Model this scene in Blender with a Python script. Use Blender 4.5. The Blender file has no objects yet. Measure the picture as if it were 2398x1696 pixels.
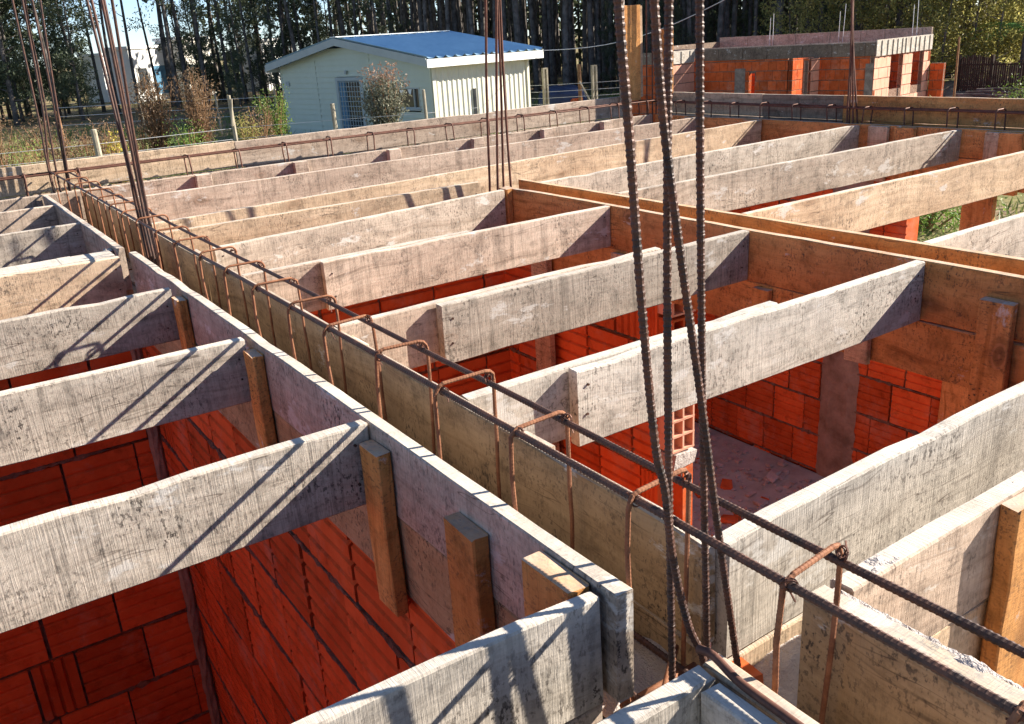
import bpy, math, random
from mathutils import Vector, Matrix, noise
R = random.Random(7)
S = bpy.context.scene
COL = S.collection
U, CZ = 0.6, 3.06                      # survey unit in metres, eye height


def W(x, y, z):
    """survey units (eye at the origin) to metres"""
    return Vector((U * x, U * y, CZ + U * z))


# ------------------------------------------------------------------ helpers
def tag(o, label=None, cat=None, group=None, kind=None):
    if label: o['label'] = label
    if cat: o['category'] = cat
    if group: o['group'] = group
    if kind: o['kind'] = kind
    return o


def link(name, me, mat=None, parent=None, loc=None):
    o = bpy.data.objects.new(name, me)
    COL.objects.link(o)
    if mat and me is not None and len(me.materials) == 0:
        me.materials.append(mat)
    if parent:
        o.parent = parent
    if loc is not None:
        o.location = loc
    return o


def empty(name, loc, label=None, cat=None, group=None):
    o = bpy.data.objects.new(name, None)
    o.empty_display_size = .1
    COL.objects.link(o)
    o.location = loc
    return tag(o, label, cat, group)


def copy_tree(o, parent=None):
    c = o.copy()
    COL.objects.link(c)
    if parent:
        c.parent = parent
    for ch in list(o.children):
        copy_tree(ch, c)
    return c


class MB:
    """collects faces, builds one mesh"""
    def __init__(s):
        s.v, s.f, s.m = [], [], []

    def add(s, vs, fs, mi=0):
        n = len(s.v)
        s.v += [tuple(p) for p in vs]
        s.f += [tuple(i + n for i in f) for f in fs]
        s.m += [mi] * len(fs)

    def box(s, a, b, mi=0, jit=0.):
        x0, y0, z0 = a
        x1, y1, z1 = b
        vs = [(x, y, z) for z in (z0, z1) for y in (y0, y1) for x in (x0, x1)]
        if jit:
            vs = [tuple(c + R.uniform(-jit, jit) for c in v) for v in vs]
        s.add(vs, [(0, 2, 3, 1), (4, 5, 7, 6), (0, 1, 5, 4), (2, 6, 7, 3), (0, 4, 6, 2), (1, 3, 7, 5)], mi)

    def tube(s, pts, rad, n=6, caps=True, mi=0):
        pts = [Vector(p) for p in pts]
        rad = rad if isinstance(rad, (list, tuple)) else [rad] * len(pts)
        b = len(s.v)
        up = None
        for i, p in enumerate(pts):
            t = (pts[min(i + 1, len(pts) - 1)] - pts[max(i - 1, 0)]).normalized()
            if up is None:
                up = t.orthogonal().normalized()
            up = (up - t * up.dot(t)).normalized()
            sd = t.cross(up)
            for k in range(n):
                a = 2 * math.pi * k / n
                s.v.append(tuple(p + (up * math.cos(a) + sd * math.sin(a)) * rad[i]))
        for i in range(len(pts) - 1):
            for k in range(n):
                k2 = (k + 1) % n
                s.f.append((b + i * n + k, b + i * n + k2, b + (i + 1) * n + k2, b + (i + 1) * n + k))
                s.m.append(mi)
        if caps:
            s.f.append(tuple(b + k for k in range(n))[::-1]); s.m.append(mi)
            s.f.append(tuple(b + (len(pts) - 1) * n + k for k in range(n))); s.m.append(mi)

    def mesh(s, name, mats=(), smooth=False):
        me = bpy.data.meshes.new(name)
        me.from_pydata(s.v, [], s.f)
        for m in mats:
            me.materials.append(m)
        if len(mats) > 1:
            me.polygons.foreach_set('material_index', s.m)
        if smooth:
            me.polygons.foreach_set('use_smooth', [True] * len(me.polygons))
        me.update()
        return me

    def obj(s, name, mat, parent=None, loc=None, smooth=False):
        mats = mat if isinstance(mat, (list, tuple)) else [mat]
        return link(name, s.mesh(name, mats, smooth), None, parent, loc)


# ---------------------------------------------------------------- materials
def nmat(name, rough=.8, spec=.25):
    m = bpy.data.materials.new(name)
    m.use_nodes = True
    nt = m.node_tree
    b = nt.nodes['Principled BSDF']
    b.inputs['Roughness'].default_value = rough
    b.inputs['Specular IOR Level'].default_value = spec
    return m, nt, b


def N(nt, t, **k):
    n = nt.nodes.new(t)
    for a, v in k.items():
        if a.startswith('i_'):
            n.inputs[a[2:].replace('_', ' ')].default_value = v
        else:
            setattr(n, a, v)
    return n


def ramp(nt, src, stops):
    r = nt.nodes.new('ShaderNodeValToRGB')
    while len(r.color_ramp.elements) < len(stops):
        r.color_ramp.elements.new(.5)
    for e, (p, c) in zip(r.color_ramp.elements, stops):
        e.position = p
        e.color = (c, c, c, 1) if isinstance(c, (int, float)) else (*c, 1)
    nt.links.new(src, r.inputs[0])
    return r.outputs[0]


def mix(nt, fac, a, b, mode='MIX'):
    n = nt.nodes.new('ShaderNodeMix')
    n.data_type = 'RGBA'
    n.blend_type = mode
    for idx, v in ((0, fac), (6, a), (7, b)):
        if hasattr(v, 'is_output') or isinstance(v, bpy.types.NodeSocket):
            nt.links.new(v, n.inputs[idx])
        elif idx == 0:
            n.inputs[0].default_value = v
        else:
            n.inputs[idx].default_value = (*v, 1)
    return n.outputs[2]


def noise_n(nt, vec, scale, detail=4, rough=.6, mscale=None):
    if mscale:
        mp = nt.nodes.new('ShaderNodeMapping')
        mp.inputs['Scale'].default_value = mscale
        nt.links.new(vec, mp.inputs[0])
        vec = mp.outputs[0]
    n = nt.nodes.new('ShaderNodeTexNoise')
    n.inputs['Scale'].default_value = scale
    n.inputs['Detail'].default_value = detail
    n.inputs['Roughness'].default_value = rough
    nt.links.new(vec, n.inputs['Vector'])
    return n.outputs[0]


def wood(name, c_lo, c_hi, stain, saw=.5, speck=.6, mortar=0., knots=.6, var=.25, sun_dust=.62):
    m, nt, b = nmat(name, .88, .12)
    tc = N(nt, 'ShaderNodeTexCoord')
    oi = N(nt, 'ShaderNodeObjectInfo')
    ml = N(nt, 'ShaderNodeVectorMath', operation='SCALE')
    cmb = N(nt, 'ShaderNodeCombineXYZ')
    nt.links.new(oi.outputs['Random'], cmb.inputs[0])
    nt.links.new(oi.outputs['Random'], cmb.inputs[2])
    nt.links.new(cmb.outputs[0], ml.inputs[0])
    ml.inputs['Scale'].default_value = 53.
    ad = N(nt, 'ShaderNodeVectorMath', operation='ADD')
    nt.links.new(tc.outputs['Object'], ad.inputs[0])
    nt.links.new(ml.outputs[0], ad.inputs[1])
    P0 = ad.outputs[0]
    # grain wanders up and down along the board
    wn = nt.nodes.new('ShaderNodeTexNoise'); wn.inputs['Scale'].default_value = 2.4; wn.inputs['Detail'].default_value = 2
    nt.links.new(P0, wn.inputs['Vector'])
    wsb = N(nt, 'ShaderNodeVectorMath', operation='SUBTRACT'); wsb.inputs[1].default_value = (.5, .5, .5)
    nt.links.new(wn.outputs['Color'], wsb.inputs[0])
    wml = N(nt, 'ShaderNodeVectorMath', operation='MULTIPLY'); wml.inputs[1].default_value = (0., .06, .10)
    nt.links.new(wsb.outputs[0], wml.inputs[0])
    wad = N(nt, 'ShaderNodeVectorMath', operation='ADD')
    nt.links.new(P0, wad.inputs[0]); nt.links.new(wml.outputs[0], wad.inputs[1])
    P = wad.outputs[0]

    def rnd(k, lo, hi):
        m1 = N(nt, 'ShaderNodeMath', operation='MULTIPLY'); m1.inputs[1].default_value = k
        nt.links.new(oi.outputs['Random'], m1.inputs[0])
        m2 = N(nt, 'ShaderNodeMath', operation='FRACT'); nt.links.new(m1.outputs[0], m2.inputs[0])
        m3 = N(nt, 'ShaderNodeMapRange'); m3.inputs[3].default_value = lo; m3.inputs[4].default_value = hi
        nt.links.new(m2.outputs[0], m3.inputs[0])
        return m3.outputs[0]
    grain = noise_n(nt, P, 1., 7, .66, (.9, 42, 42))
    fine = noise_n(nt, P, 1., 3, .6, (10, 240, 240))
    sawn = noise_n(nt, P0, 1., 4, .75, (330, 12, 12))
    sawb = noise_n(nt, P0, 1., 3, .6, (62, 2.2, 2.2))
    blot = noise_n(nt, P, 2.2, 5, .62, (1, 1, 1.8))
    blot2 = noise_n(nt, P, 6.5, 6, .7, (1, 1, 1))
    blot3 = noise_n(nt, P, 7., 4, .7, (1, 1, 1))
    spk = noise_n(nt, P, 150, 3, .7, (1, 1, .6))
    col = mix(nt, ramp(nt, grain, [(.28, 0.), (.72, 1.)]), c_lo, c_hi)
    dg = ramp(nt, grain, [(.30, .50), (.42, 1.)])          # dark late-wood streaks
    col = mix(nt, rnd(5.7, .35, 1.), col, mix(nt, 1., col, dg, 'MULTIPLY'))
    col = mix(nt, ramp(nt, blot, [(.42, 0.), (.74, .85)]), col, stain)
    g2 = ramp(nt, fine, [(.3, .90), (.6, 1.02)])
    col = mix(nt, 1., col, g2, 'MULTIPLY')
    # saw lines come and go over the board, and from board to board
    sw = ramp(nt, sawn, [(.36, max(.1, 1. - 1.0 * saw)), (.54, 1.06)])
    fm = N(nt, 'ShaderNodeMath', operation='MULTIPLY')
    nt.links.new(ramp(nt, blot3, [(.36, .1), (.60, 1.)]), fm.inputs[0]); nt.links.new(rnd(11.3, .2, .95), fm.inputs[1])
    col = mix(nt, fm.outputs[0], col, mix(nt, 1., col, sw, 'MULTIPLY'))
    sb = ramp(nt, sawb, [(.32, 1. - .30 * saw), (.50, 1.0), (.66, 1.), (.75, 1. + .18 * saw)])
    col = mix(nt, rnd(17.9, .2, 1.), col, mix(nt, 1., col, sb, 'MULTIPLY'))
    sl_ = noise_n(nt, P0, 1., 2, .5, (11, .5, .5))
    col = mix(nt, rnd(23.1, .2, 1.), col, mix(nt, 1., col, ramp(nt, sl_, [(.484, 1.), (.497, 1. - .5 * saw), (.503, 1. - .5 * saw), (.516, 1.)]), 'MULTIPLY'))
    smu = noise_n(nt, P, 17., 6, .75, (1, 1, 1))
    col = mix(nt, 1., col, ramp(nt, smu, [(.34, .62), (.50, 1.), (.7, 1.06)]), 'MULTIPLY')
    # clustered dark specks
    pk = N(nt, 'ShaderNodeMath', operation='MULTIPLY')
    nt.links.new(ramp(nt, spk, [(.385, 1.), (.47, 0.)]), pk.inputs[0])
    nt.links.new(ramp(nt, blot2, [(.44, 0.15), (.66, 1.)]), pk.inputs[1])
    pk2 = N(nt, 'ShaderNodeMath', operation='MULTIPLY')
    nt.links.new(pk.outputs[0], pk2.inputs[0]); pk2.inputs[1].default_value = min(1., speck * 1.15)
    col = mix(nt, pk2.outputs[0], col, (.055, .045, .04))
    # knots
    mp = N(nt, 'ShaderNodeMapping'); mp.inputs['Scale'].default_value = (2.6, 1.5, 5.)
    nt.links.new(P, mp.inputs[0])
    vo = N(nt, 'ShaderNodeTexVoronoi'); vo.inputs['Scale'].default_value = 1.
    nt.links.new(mp.outputs[0], vo.inputs['Vector'])
    wv = N(nt, 'ShaderNodeMath', operation='SINE')
    ws = N(nt, 'ShaderNodeMath', operation='MULTIPLY'); ws.inputs[1].default_value = 95.
    nt.links.new(vo.outputs['Distance'], ws.inputs[0]); nt.links.new(ws.outputs[0], wv.inputs[0])
    kf = ramp(nt, vo.outputs['Distance'], [(.05, knots), (.17, 0.)])
    kr = ramp(nt, wv.outputs[0], [(.2, .45), (.8, 1.)])
    kc = mix(nt, 1., (.24, .13, .075), kr, 'MULTIPLY')
    col = mix(nt, kf, col, kc)
    cr = noise_n(nt, P, 1., 3, .55, (1.3, 20, 20))
    cm_ = noise_n(nt, P0, 3.3, 2, .5)
    cf = N(nt, 'ShaderNodeMath', operation='MULTIPLY')
    nt.links.new(ramp(nt, cr, [(.494, 0.), (.499, 1.), (.501, 1.), (.506, 0.)]), cf.inputs[0]); nt.links.new(ramp(nt, cm_, [(.52, 0.), (.60, .8)]), cf.inputs[1])
    col = mix(nt, cf.outputs[0], col, (.06, .042, .032))
    if mortar:
        mo = noise_n(nt, P, 4.3, 7, .72, (1., 1., 2.2))
        col = mix(nt, ramp(nt, mo, [(.62 - .10 * mortar, 0.), (.66 - .09 * mortar, .75)]), col, (.56, .53, .49))
    # upward faces paler: sunlight painted into the colour, plus some cement on sawn edges
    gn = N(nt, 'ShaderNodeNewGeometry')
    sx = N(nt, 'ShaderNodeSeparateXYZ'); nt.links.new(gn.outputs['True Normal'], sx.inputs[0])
    sun_n = noise_n(nt, P, 11., 5, .7)
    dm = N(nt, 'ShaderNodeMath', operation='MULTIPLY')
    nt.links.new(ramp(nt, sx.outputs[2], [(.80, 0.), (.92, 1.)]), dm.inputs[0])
    nt.links.new(ramp(nt, sun_n, [(.25, .15), (.6, sun_dust)]), dm.inputs[1])
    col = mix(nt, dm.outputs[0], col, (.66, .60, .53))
    # per board value shift
    hv = N(nt, 'ShaderNodeHueSaturation')
    mr = N(nt, 'ShaderNodeMapRange')
    nt.links.new(oi.outputs['Random'], mr.inputs[0])
    mr.inputs[3].default_value = 1. - var; mr.inputs[4].default_value = 1. + var * .7
    nt.links.new(mr.outputs[0], hv.inputs['Value'])
    nt.links.new(col, hv.inputs['Color'])
    nt.links.new(hv.outputs[0], b.inputs['Base Color'])
    bp = N(nt, 'ShaderNodeBump', i_Strength=.45, i_Distance=.004)
    sm = N(nt, 'ShaderNodeMath', operation='ADD')
    nt.links.new(sawn, sm.inputs[0]); nt.links.new(grain, sm.inputs[1])
    nt.links.new(sm.outputs[0], bp.inputs['Height'])
    nt.links.new(bp.outputs[0], b.inputs['Normal'])
    return m


def simple(name, c0, c1, scale=6., rough=.85, spec=.2, bump=.3, dist=.01, metal=0., detail=6, island=0., coord='Object', rnd=0., dusty=0.):
    m, nt, b = nmat(name, rough, spec)
    tc = N(nt, 'ShaderNodeTexCoord')
    n = noise_n(nt, tc.outputs[coord], scale, detail, .65)
    col = mix(nt, ramp(nt, n, [(.32, 0.), (.68, 1.)]), c0, c1)
    if island:
        ge = N(nt, 'ShaderNodeNewGeometry')
        hv = N(nt, 'ShaderNodeHueSaturation')
        mr = N(nt, 'ShaderNodeMapRange')
        nt.links.new(ge.outputs['Random Per Island'], mr.inputs[0])
        mr.inputs[3].default_value = 1 - island; mr.inputs[4].default_value = 1 + island
        nt.links.new(mr.outputs[0], hv.inputs['Value'])
        nt.links.new(col, hv.inputs['Color'])
        col = hv.outputs[0]
    if dusty:
        dn = noise_n(nt, tc.outputs[coord], 3.2, 6, .72)
        col = mix(nt, ramp(nt, dn, [(.52, 0.), (.72, dusty)]), col, (.46, .29, .21))
        dk = noise_n(nt, tc.outputs[coord], 11., 5, .7)
        col = mix(nt, 1., col, ramp(nt, dk, [(.30, .6), (.46, 1.)]), 'MULTIPLY')
    if rnd:
        oi = N(nt, 'ShaderNodeObjectInfo')
        hv = N(nt, 'ShaderNodeHueSaturation')
        mr = N(nt, 'ShaderNodeMapRange')
        nt.links.new(oi.outputs['Random'], mr.inputs[0])
        mr.inputs[3].default_value = 1 - rnd; mr.inputs[4].default_value = 1 + rnd
        nt.links.new(mr.outputs[0], hv.inputs['Value'])
        nt.links.new(col, hv.inputs['Color'])
        col = hv.outputs[0]
    nt.links.new(col, b.inputs['Base Color'])
    b.inputs['Metallic'].default_value = metal
    if bump:
        bp = N(nt, 'ShaderNodeBump', i_Strength=bump, i_Distance=dist)
        n2 = noise_n(nt, tc.outputs[coord], scale * 6, 5, .7)
        nt.links.new(n2, bp.inputs['Height'])
        nt.links.new(bp.outputs[0], b.inputs['Normal'])
    return m


def leafmat(name, c0, c1, c2, trans=.35):
    m, nt, b = nmat(name, .5, .35)
    ge = N(nt, 'ShaderNodeNewGeometry')
    oi = N(nt, 'ShaderNodeObjectInfo')
    tc = N(nt, 'ShaderNodeTexCoord')
    cl = noise_n(nt, tc.outputs['Object'], .9, 3, .6)
    col = mix(nt, ge.outputs['Random Per Island'], c0, c1)
    col = mix(nt, ramp(nt, cl, [(.45, 0.), (.7, .8)]), col, c2)
    hv = N(nt, 'ShaderNodeHueSaturation')
    mr = N(nt, 'ShaderNodeMapRange')
    nt.links.new(oi.outputs['Random'], mr.inputs[0])
    mr.inputs[3].default_value = .75; mr.inputs[4].default_value = 1.25
    nt.links.new(mr.outputs[0], hv.inputs['Value'])
    nt.links.new(col, hv.inputs['Color'])
    nt.links.new(hv.outputs[0], b.inputs['Base Color'])
    tr = N(nt, 'ShaderNodeBsdfTranslucent')
    nt.links.new(hv.outputs[0], tr.inputs[0])
    ms = N(nt, 'ShaderNodeMixShader'); ms.inputs[0].default_value = trans
    nt.links.new(b.outputs[0], ms.inputs[1]); nt.links.new(tr.outputs[0], ms.inputs[2])
    nt.links.new(ms.outputs[0], nt.nodes['Material Output'].inputs[0])
    return m


M = {}
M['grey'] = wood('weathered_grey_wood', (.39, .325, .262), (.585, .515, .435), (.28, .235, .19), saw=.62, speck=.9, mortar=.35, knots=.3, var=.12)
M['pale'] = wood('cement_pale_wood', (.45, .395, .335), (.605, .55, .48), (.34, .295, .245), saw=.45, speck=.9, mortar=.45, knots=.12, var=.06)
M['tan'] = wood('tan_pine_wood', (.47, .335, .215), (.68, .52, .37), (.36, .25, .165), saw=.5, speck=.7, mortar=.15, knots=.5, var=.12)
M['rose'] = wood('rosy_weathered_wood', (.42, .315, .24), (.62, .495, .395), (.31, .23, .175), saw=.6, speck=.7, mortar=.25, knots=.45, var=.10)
M['orange'] = wood('orange_pine_wood', (.50, .215, .068), (.72, .38, .14), (.32, .135, .048), saw=.15, speck=.8, mortar=.05, knots=.8, var=.10, sun_dust=.6)
M['amber'] = wood('amber_pine_wood', (.56, .24, .07), (.74, .40, .135), (.38, .155, .045), saw=.15, speck=.8, mortar=.05, knots=.5, var=.06, sun_dust=.5)
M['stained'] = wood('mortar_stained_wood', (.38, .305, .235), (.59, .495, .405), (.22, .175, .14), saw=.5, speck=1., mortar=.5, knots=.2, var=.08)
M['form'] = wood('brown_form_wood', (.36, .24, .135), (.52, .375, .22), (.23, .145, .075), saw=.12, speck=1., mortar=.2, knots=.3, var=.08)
M['dark'] = wood('dark_brown_wood', (.20, .145, .105), (.34, .265, .20), (.13, .09, .07), saw=.4, speck=.6, mortar=.15, knots=.3, var=.1, sun_dust=.4)  # darker brown board wood
M['brick'] = simple('red_hollow_brick', (.47, .080, .021), (.62, .135, .042), 7., .9, .08, .35, .004, island=.24, coord='Object', dusty=.5)
M['brick_lit'] = simple('sunlit_hollow_brick', (.62, .30, .20), (.72, .38, .27), 5., .8, .2, .2, .004, island=.1)  # sunlit tone of the red brick, painted into sun-facing walls and the jamb
M['mortar'] = simple('grey_mortar', (.17, .085, .055), (.36, .25, .19), 28., .95, .1, 1., .02)
M['concrete'] = simple('raw_concrete', (.17, .125, .095), (.36, .29, .235), 7., .9, .15, .6, .015)
M['rubble'] = simple('dusty_mortar_floor', (.38, .33, .30), (.56, .50, .46), 7., .95, .1, .8, .02)
M['floor'] = simple('pinkish_concrete_floor', (.34, .32, .275), (.52, .50, .44), 5.5, .9, .15, .5, .01)
M['steel'] = simple('dark_rebar_steel', (.028, .020, .018), (.115, .052, .034), 34., .55, .4, .3, .001, metal=.15)
M['rust'] = simple('rusty_stirrup_steel', (.15, .058, .030), (.30, .135, .070), 45., .75, .25, .4, .002, metal=.1)
M['rustd'] = simple('dark_rusty_rod', (.075, .034, .026), (.17, .078, .052), 30., .6, .3, .3, .001, metal=.3)
M['wire'] = simple('galvanised_wire', (.45, .46, .48), (.62, .63, .65), 5., .5, .4, 0., metal=.3)
M['post'] = simple('grey_fence_post', (.25, .22, .165), (.43, .38, .29), 7., .9, .1, .5, .01)
M['bark'] = simple('eucalyptus_bark', (.045, .038, .034), (.20, .18, .165), 3.2, .9, .1, .6, .03, rnd=.3)
M['twig'] = simple('brown_twigs', (.16, .085, .045), (.34, .20, .11), 8., .9, .1, 0.)
M['siding'] = simple('pale_green_siding', (.49, .53, .425), (.53, .57, .46), 1.5, .5, .3, .05, .004)
M['corrug'] = simple('cream_corrugated_sheet', (.66, .64, .52), (.70, .68, .56), 1.5, .45, .35, 0.)
M['trim'] = simple('white_painted_trim', (.74, .74, .70), (.80, .80, .76), 2., .55, .3, 0.)
M['trimg'] = simple('grey_green_trim', (.34, .38, .37), (.40, .44, .42), 2., .55, .3, 0.)
M['roof'] = simple('blue_metal_roof', (.28, .45, .61), (.37, .55, .70), 1.2, .42, .45, .05, .003, metal=.15)
M['glass'] = simple('dark_glass', (.02, .025, .03), (.05, .055, .06), 2., .08, .6, 0.)
M['dooru'] = simple('blue_door_paint', (.06, .16, .26), (.09, .22, .34), 2., .5, .3, 0.)
M['white'] = simple('white_render', (.78, .78, .76), (.84, .84, .82), 2., .8, .2, .1, .01)
M['cream'] = simple('cream_render', (.66, .63, .56), (.72, .69, .62), 2., .8, .2, .1, .01)
M['tarp'] = simple('blue_tarpaulin', (.018, .03, .075), (.04, .06, .13), 3., .4, .4, .5, .03)
M['blackw'] = simple('blackened_fence_wood', (.035, .025, .02), (.07, .05, .04), 6., .9, .1, .2, .01)
M['rock'] = simple('grey_rubble_stone', (.16, .14, .14), (.40, .36, .34), 3., .95, .1, .8, .04, rnd=.3)
M['soil'] = simple('brown_soil', (.12, .085, .06), (.27, .21, .15), 2.5, .95, .1, .8, .05)
M['lf_euc'] = leafmat('eucalyptus_leaf', (.07, .095, .05), (.16, .18, .105), (.05, .075, .045))
M['lf_olive'] = leafmat('olive_leaf', (.25, .24, .075), (.48, .43, .16), (.15, .18, .06), .6)
M['lf_yell'] = leafmat('yellow_leaf', (.38, .30, .04), (.55, .45, .07), (.30, .28, .06))
M['lf_green'] = leafmat('fresh_green_leaf', (.10, .19, .03), (.24, .32, .07), (.14, .22, .05))
M['lf_brown'] = leafmat('dry_brown_leaf', (.15, .09, .05), (.31, .205, .12), (.13, .095, .05))
M['lf_grey'] = leafmat('grey_green_leaf', (.10, .115, .075), (.27, .26, .19), (.08, .10, .06))
M['lf_red'] = leafmat('reddish_tip_leaf', (.36, .19, .13), (.48, .31, .22), (.27, .22, .15))
M['lf_palm'] = leafmat('palm_leaf', (.07, .22, .04), (.13, .34, .06), (.09, .26, .05))
M['lf_grass'] = leafmat('grass_blade', (.11, .17, .045), (.28, .28, .10), (.13, .19, .05))


# ------------------------------------------------------------ timber pieces
def board_mesh(L, T, H, bow=.0, rough=.0005, seg=.09, drop=0.):
    """board along local +X (0..L), thickness along Y (0..T), top at z=0, hanging down H"""
    n = max(2, int(L / seg))
    bow += R.uniform(-.003, .003) * min(1., L)
    tw = R.uniform(-.012, .012)
    k = .0025
    sec = [(0, -k), (k, 0), (T - k, 0), (T, -k), (T, -H + k), (T - k, -H), (k, -H), (0, -H + k)]
    ph, ph2 = R.uniform(0, 6), R.uniform(0, 6)
    vs, fs = [], []
    for i in range(n + 1):
        u = i / n
        bw = bow * math.sin(math.pi * u) + .001 * math.sin(ph + 3.1 * u * L)
        tz = .0006 * math.sin(ph2 + 1.9 * u * L) + R.gauss(0, rough)
        bz = .0012 * math.sin(ph + 2.7 * u * L) + R.gauss(0, rough)
        if R.random() < .05: tz -= R.uniform(.001, .006)
        if R.random() < .05: bz += R.uniform(.001, .005)
        for (y, z) in sec:
            zz = z + (tz if z > -H / 2 else bz) + drop * u
            vs.append((u * L + (R.uniform(-.002, .002) if i in (0, n) else 0), y + bw + tw * z * math.sin(math.pi * u) + R.gauss(0, .0004), zz))
    for i in range(n):
        for q in range(8):
            q2 = (q + 1) % 8
            fs.append((i * 8 + q, i * 8 + q2, (i + 1) * 8 + q2, (i + 1) * 8 + q))
    fs.append(tuple(range(8)))
    fs.append(tuple(n * 8 + q for q in range(8))[::-1])
    me = bpy.data.meshes.new('board')
    me.from_pydata(vs, [], [f[::-1] for f in fs])
    me.update()
    return me


def board(name, a, b, T, H, mat, parent=None, z=-1., side=1, z2=None, bow=.0):
    """upright board whose seen face runs a->b (survey units); it is T thick, away from the left of a->b"""
    pa, pb = W(a[0], a[1], z), W(b[0], b[1], z if z2 is None else z2)
    d = pb - pa
    me = board_mesh(d.length, T * U, H * U, bow=bow)
    o = link(name, me, M[mat] if isinstance(mat, str) else mat)
    ang = math.atan2(d.y, d.x)
    o.rotation_euler = (0, -math.asin(d.z / d.length), ang)
    o.location = pa
    if parent:
        o.parent = parent
        o.location = pa - parent.location
    return o


def cleat(name, x0, x1, y0, y1, ztop, zbot, mat, parent):
    """short upright batten, grain vertical"""
    H = (ztop - zbot) * U
    if abs(x1 - x0) > abs(y1 - y0):
        wd, th = (x1 - x0) * U, (y1 - y0) * U
        rot = Matrix(((0, 0, 1), (0, 1, 0), (-1, 0, 0)))
    else:
        wd, th = (y1 - y0) * U, (x1 - x0) * U
        rot = Matrix(((0, -1, 0), (0, 0, 1), (-1, 0, 0)))
    # local X -> down, Y -> thickness, Z(-) -> width
    me = board_mesh(H, th, wd, rough=.0006, seg=.06)
    if abs(x1 - x0) > abs(y1 - y0):
        mat4 = Matrix(((0, 0, 1, wd), (0, 1, 0, 0), (-1, 0, 0, 0), (0, 0, 0, 1)))
    else:
        mat4 = Matrix(((0, -1, 0, th), (0, 0, 1, wd), (-1, 0, 0, 0), (0, 0, 0, 1)))
    o = link(name, me, M[mat])
    base = W(x0, y0, ztop)
    if parent:
        o.parent = parent
        base = base - parent.location
    o.matrix_local = Matrix.Translation(base) @ mat4
    return o


def nail(parent, p_, n_):
    """a nail head driven into a face; p_ in survey units, n_ outward normal"""
    c_, n_ = W(*p_) + Vector(n_) * .001, Vector(n_)
    t_ = (n_ + Vector((R.gauss(0, .2), R.gauss(0, .2), R.gauss(0, .2)))).normalized()
    mb_ = MB()
    mb_.tube([c_ - t_ * .006, c_ + t_ * .0012], [.0026, .0026], 7)
    me = mb_.mesh('nail', [M['steel']])
    o_ = link('nail', me, None, parent)
    if parent.type == 'EMPTY':
        o_.location = -parent.location
    else:
        o_.matrix_parent_inverse = parent.matrix_basis.inverted()
    return o_


T0 = .045
JG = 'joist boards spanning the formwork'


def joist(label, a, b, mat, z=-1., H=.25, T=T0, bow=0., z2=None, name='joist_board'):
    o = board(name, a, b, T, H, mat, z=z, bow=bow, z2=z2)
    tag(o, label, 'joist', JG)
    L_ = math.hypot(b[0] - a[0], b[1] - a[1])
    for e_ in (a, b):
        if -1. < e_[0] < 5.:
            sg = 1 if e_ is a else -1
            for dz in (.07, .17):
                t_ = sg * R.uniform(.03, .05) / L_
                bx, by = e_[0] + (b[0] - a[0]) * t_, e_[1] + (b[1] - a[1]) * t_
                nail(o, (bx, by, z - dz + R.uniform(-.02, .02)), (0, -1, 0))
    return o


# left bay -----------------------------------------------------------------
joist('wide grey joist board nearest the camera in the left bay', (-1.3, 2.175), (.898, 2.165), 'grey')
joist('greenish grey mottled joist board, second from the camera in the left bay', (-1.3, 3.215), (.888, 3.205), 'grey')
joist('grey joist board third from the camera in the left bay', (-1.3, 4.22), (.875, 4.225), 'grey')
joist('tan joist board under the pale flat plank in the left bay', (.02, 5.205), (.84, 5.185), 'tan')
joist('pinkish short board lapped onto the tan joist at the left edge', (-1.3, 5.16), (.14, 5.15), 'rose')
fb = MB()
nn = 30
for i in range(nn):
    x0, x1 = -1.2 + 2.03 * i / nn, -1.2 + 2.03 * (i + 1) / nn
    fb.box(W(x0, 5.235 + R.uniform(0, .006), -1.03), W(x1 + .0001, 5.43 + R.uniform(-.01, .006), -1. + R.uniform(0, .004)))
tag(fb.obj('flat_plank', M['pale']), 'pale plank lying flat behind the tan left joist', 'plank')
joist('grey joist board behind the flat pale plank in the left bay', (-1.3, 6.53), (.87, 6.58), 'grey')
joist('grey rosy joist board farthest back in the left bay', (-1.3, 7.60), (.87, 7.64), 'rose')
# middle bay ---------------------------------------------------------------
joist('pale short joist lapped behind the thick pale joist of the middle bay', (1.212, 2.128), (2.58, 2.135), 'pale')
joist('pale thick joist board nearest the camera in the middle bay', (1.585, 2.078), (3.462, 2.098), 'pale', H=.262, T=.047)
joist('rosy short joist board lapped behind the second middle joist', (1.212, 3.085), (2.9, 3.11), 'rose', bow=.004)
joist('weathered joist board with a knot, second from the camera in the middle bay', (1.64, 3.038), (3.462, 3.065), 'grey', H=.255)
joist('rosy joist board with pale saw lines, third from the camera in the middle bay', (1.6, 4.15), (3.462, 4.16), 'rose')
joist('short rosy board lapped behind the third middle joist', (1.21, 4.198), (2.5, 4.207), 'rose')
joist('mortar-stained dark-topped joist board running to the middle column bars', (1.30, 4.97), (3.40, 5.22), 'stained', H=.29)
joist('thin yellowish board behind the mortar-stained joist', (1.21, 5.70), (3.5, 5.70), 'tan')
# long joists to the back -----------------------------------------------------
joist('long tan-grey joist board passing behind the middle column bars', (1.21, 6.10), (7.69, 6.68), 'tan', z2=-1.)
joist('long grey joist board second from the back form', (1.21, 7.46), (7.69, 7.58), 'rose')
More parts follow.
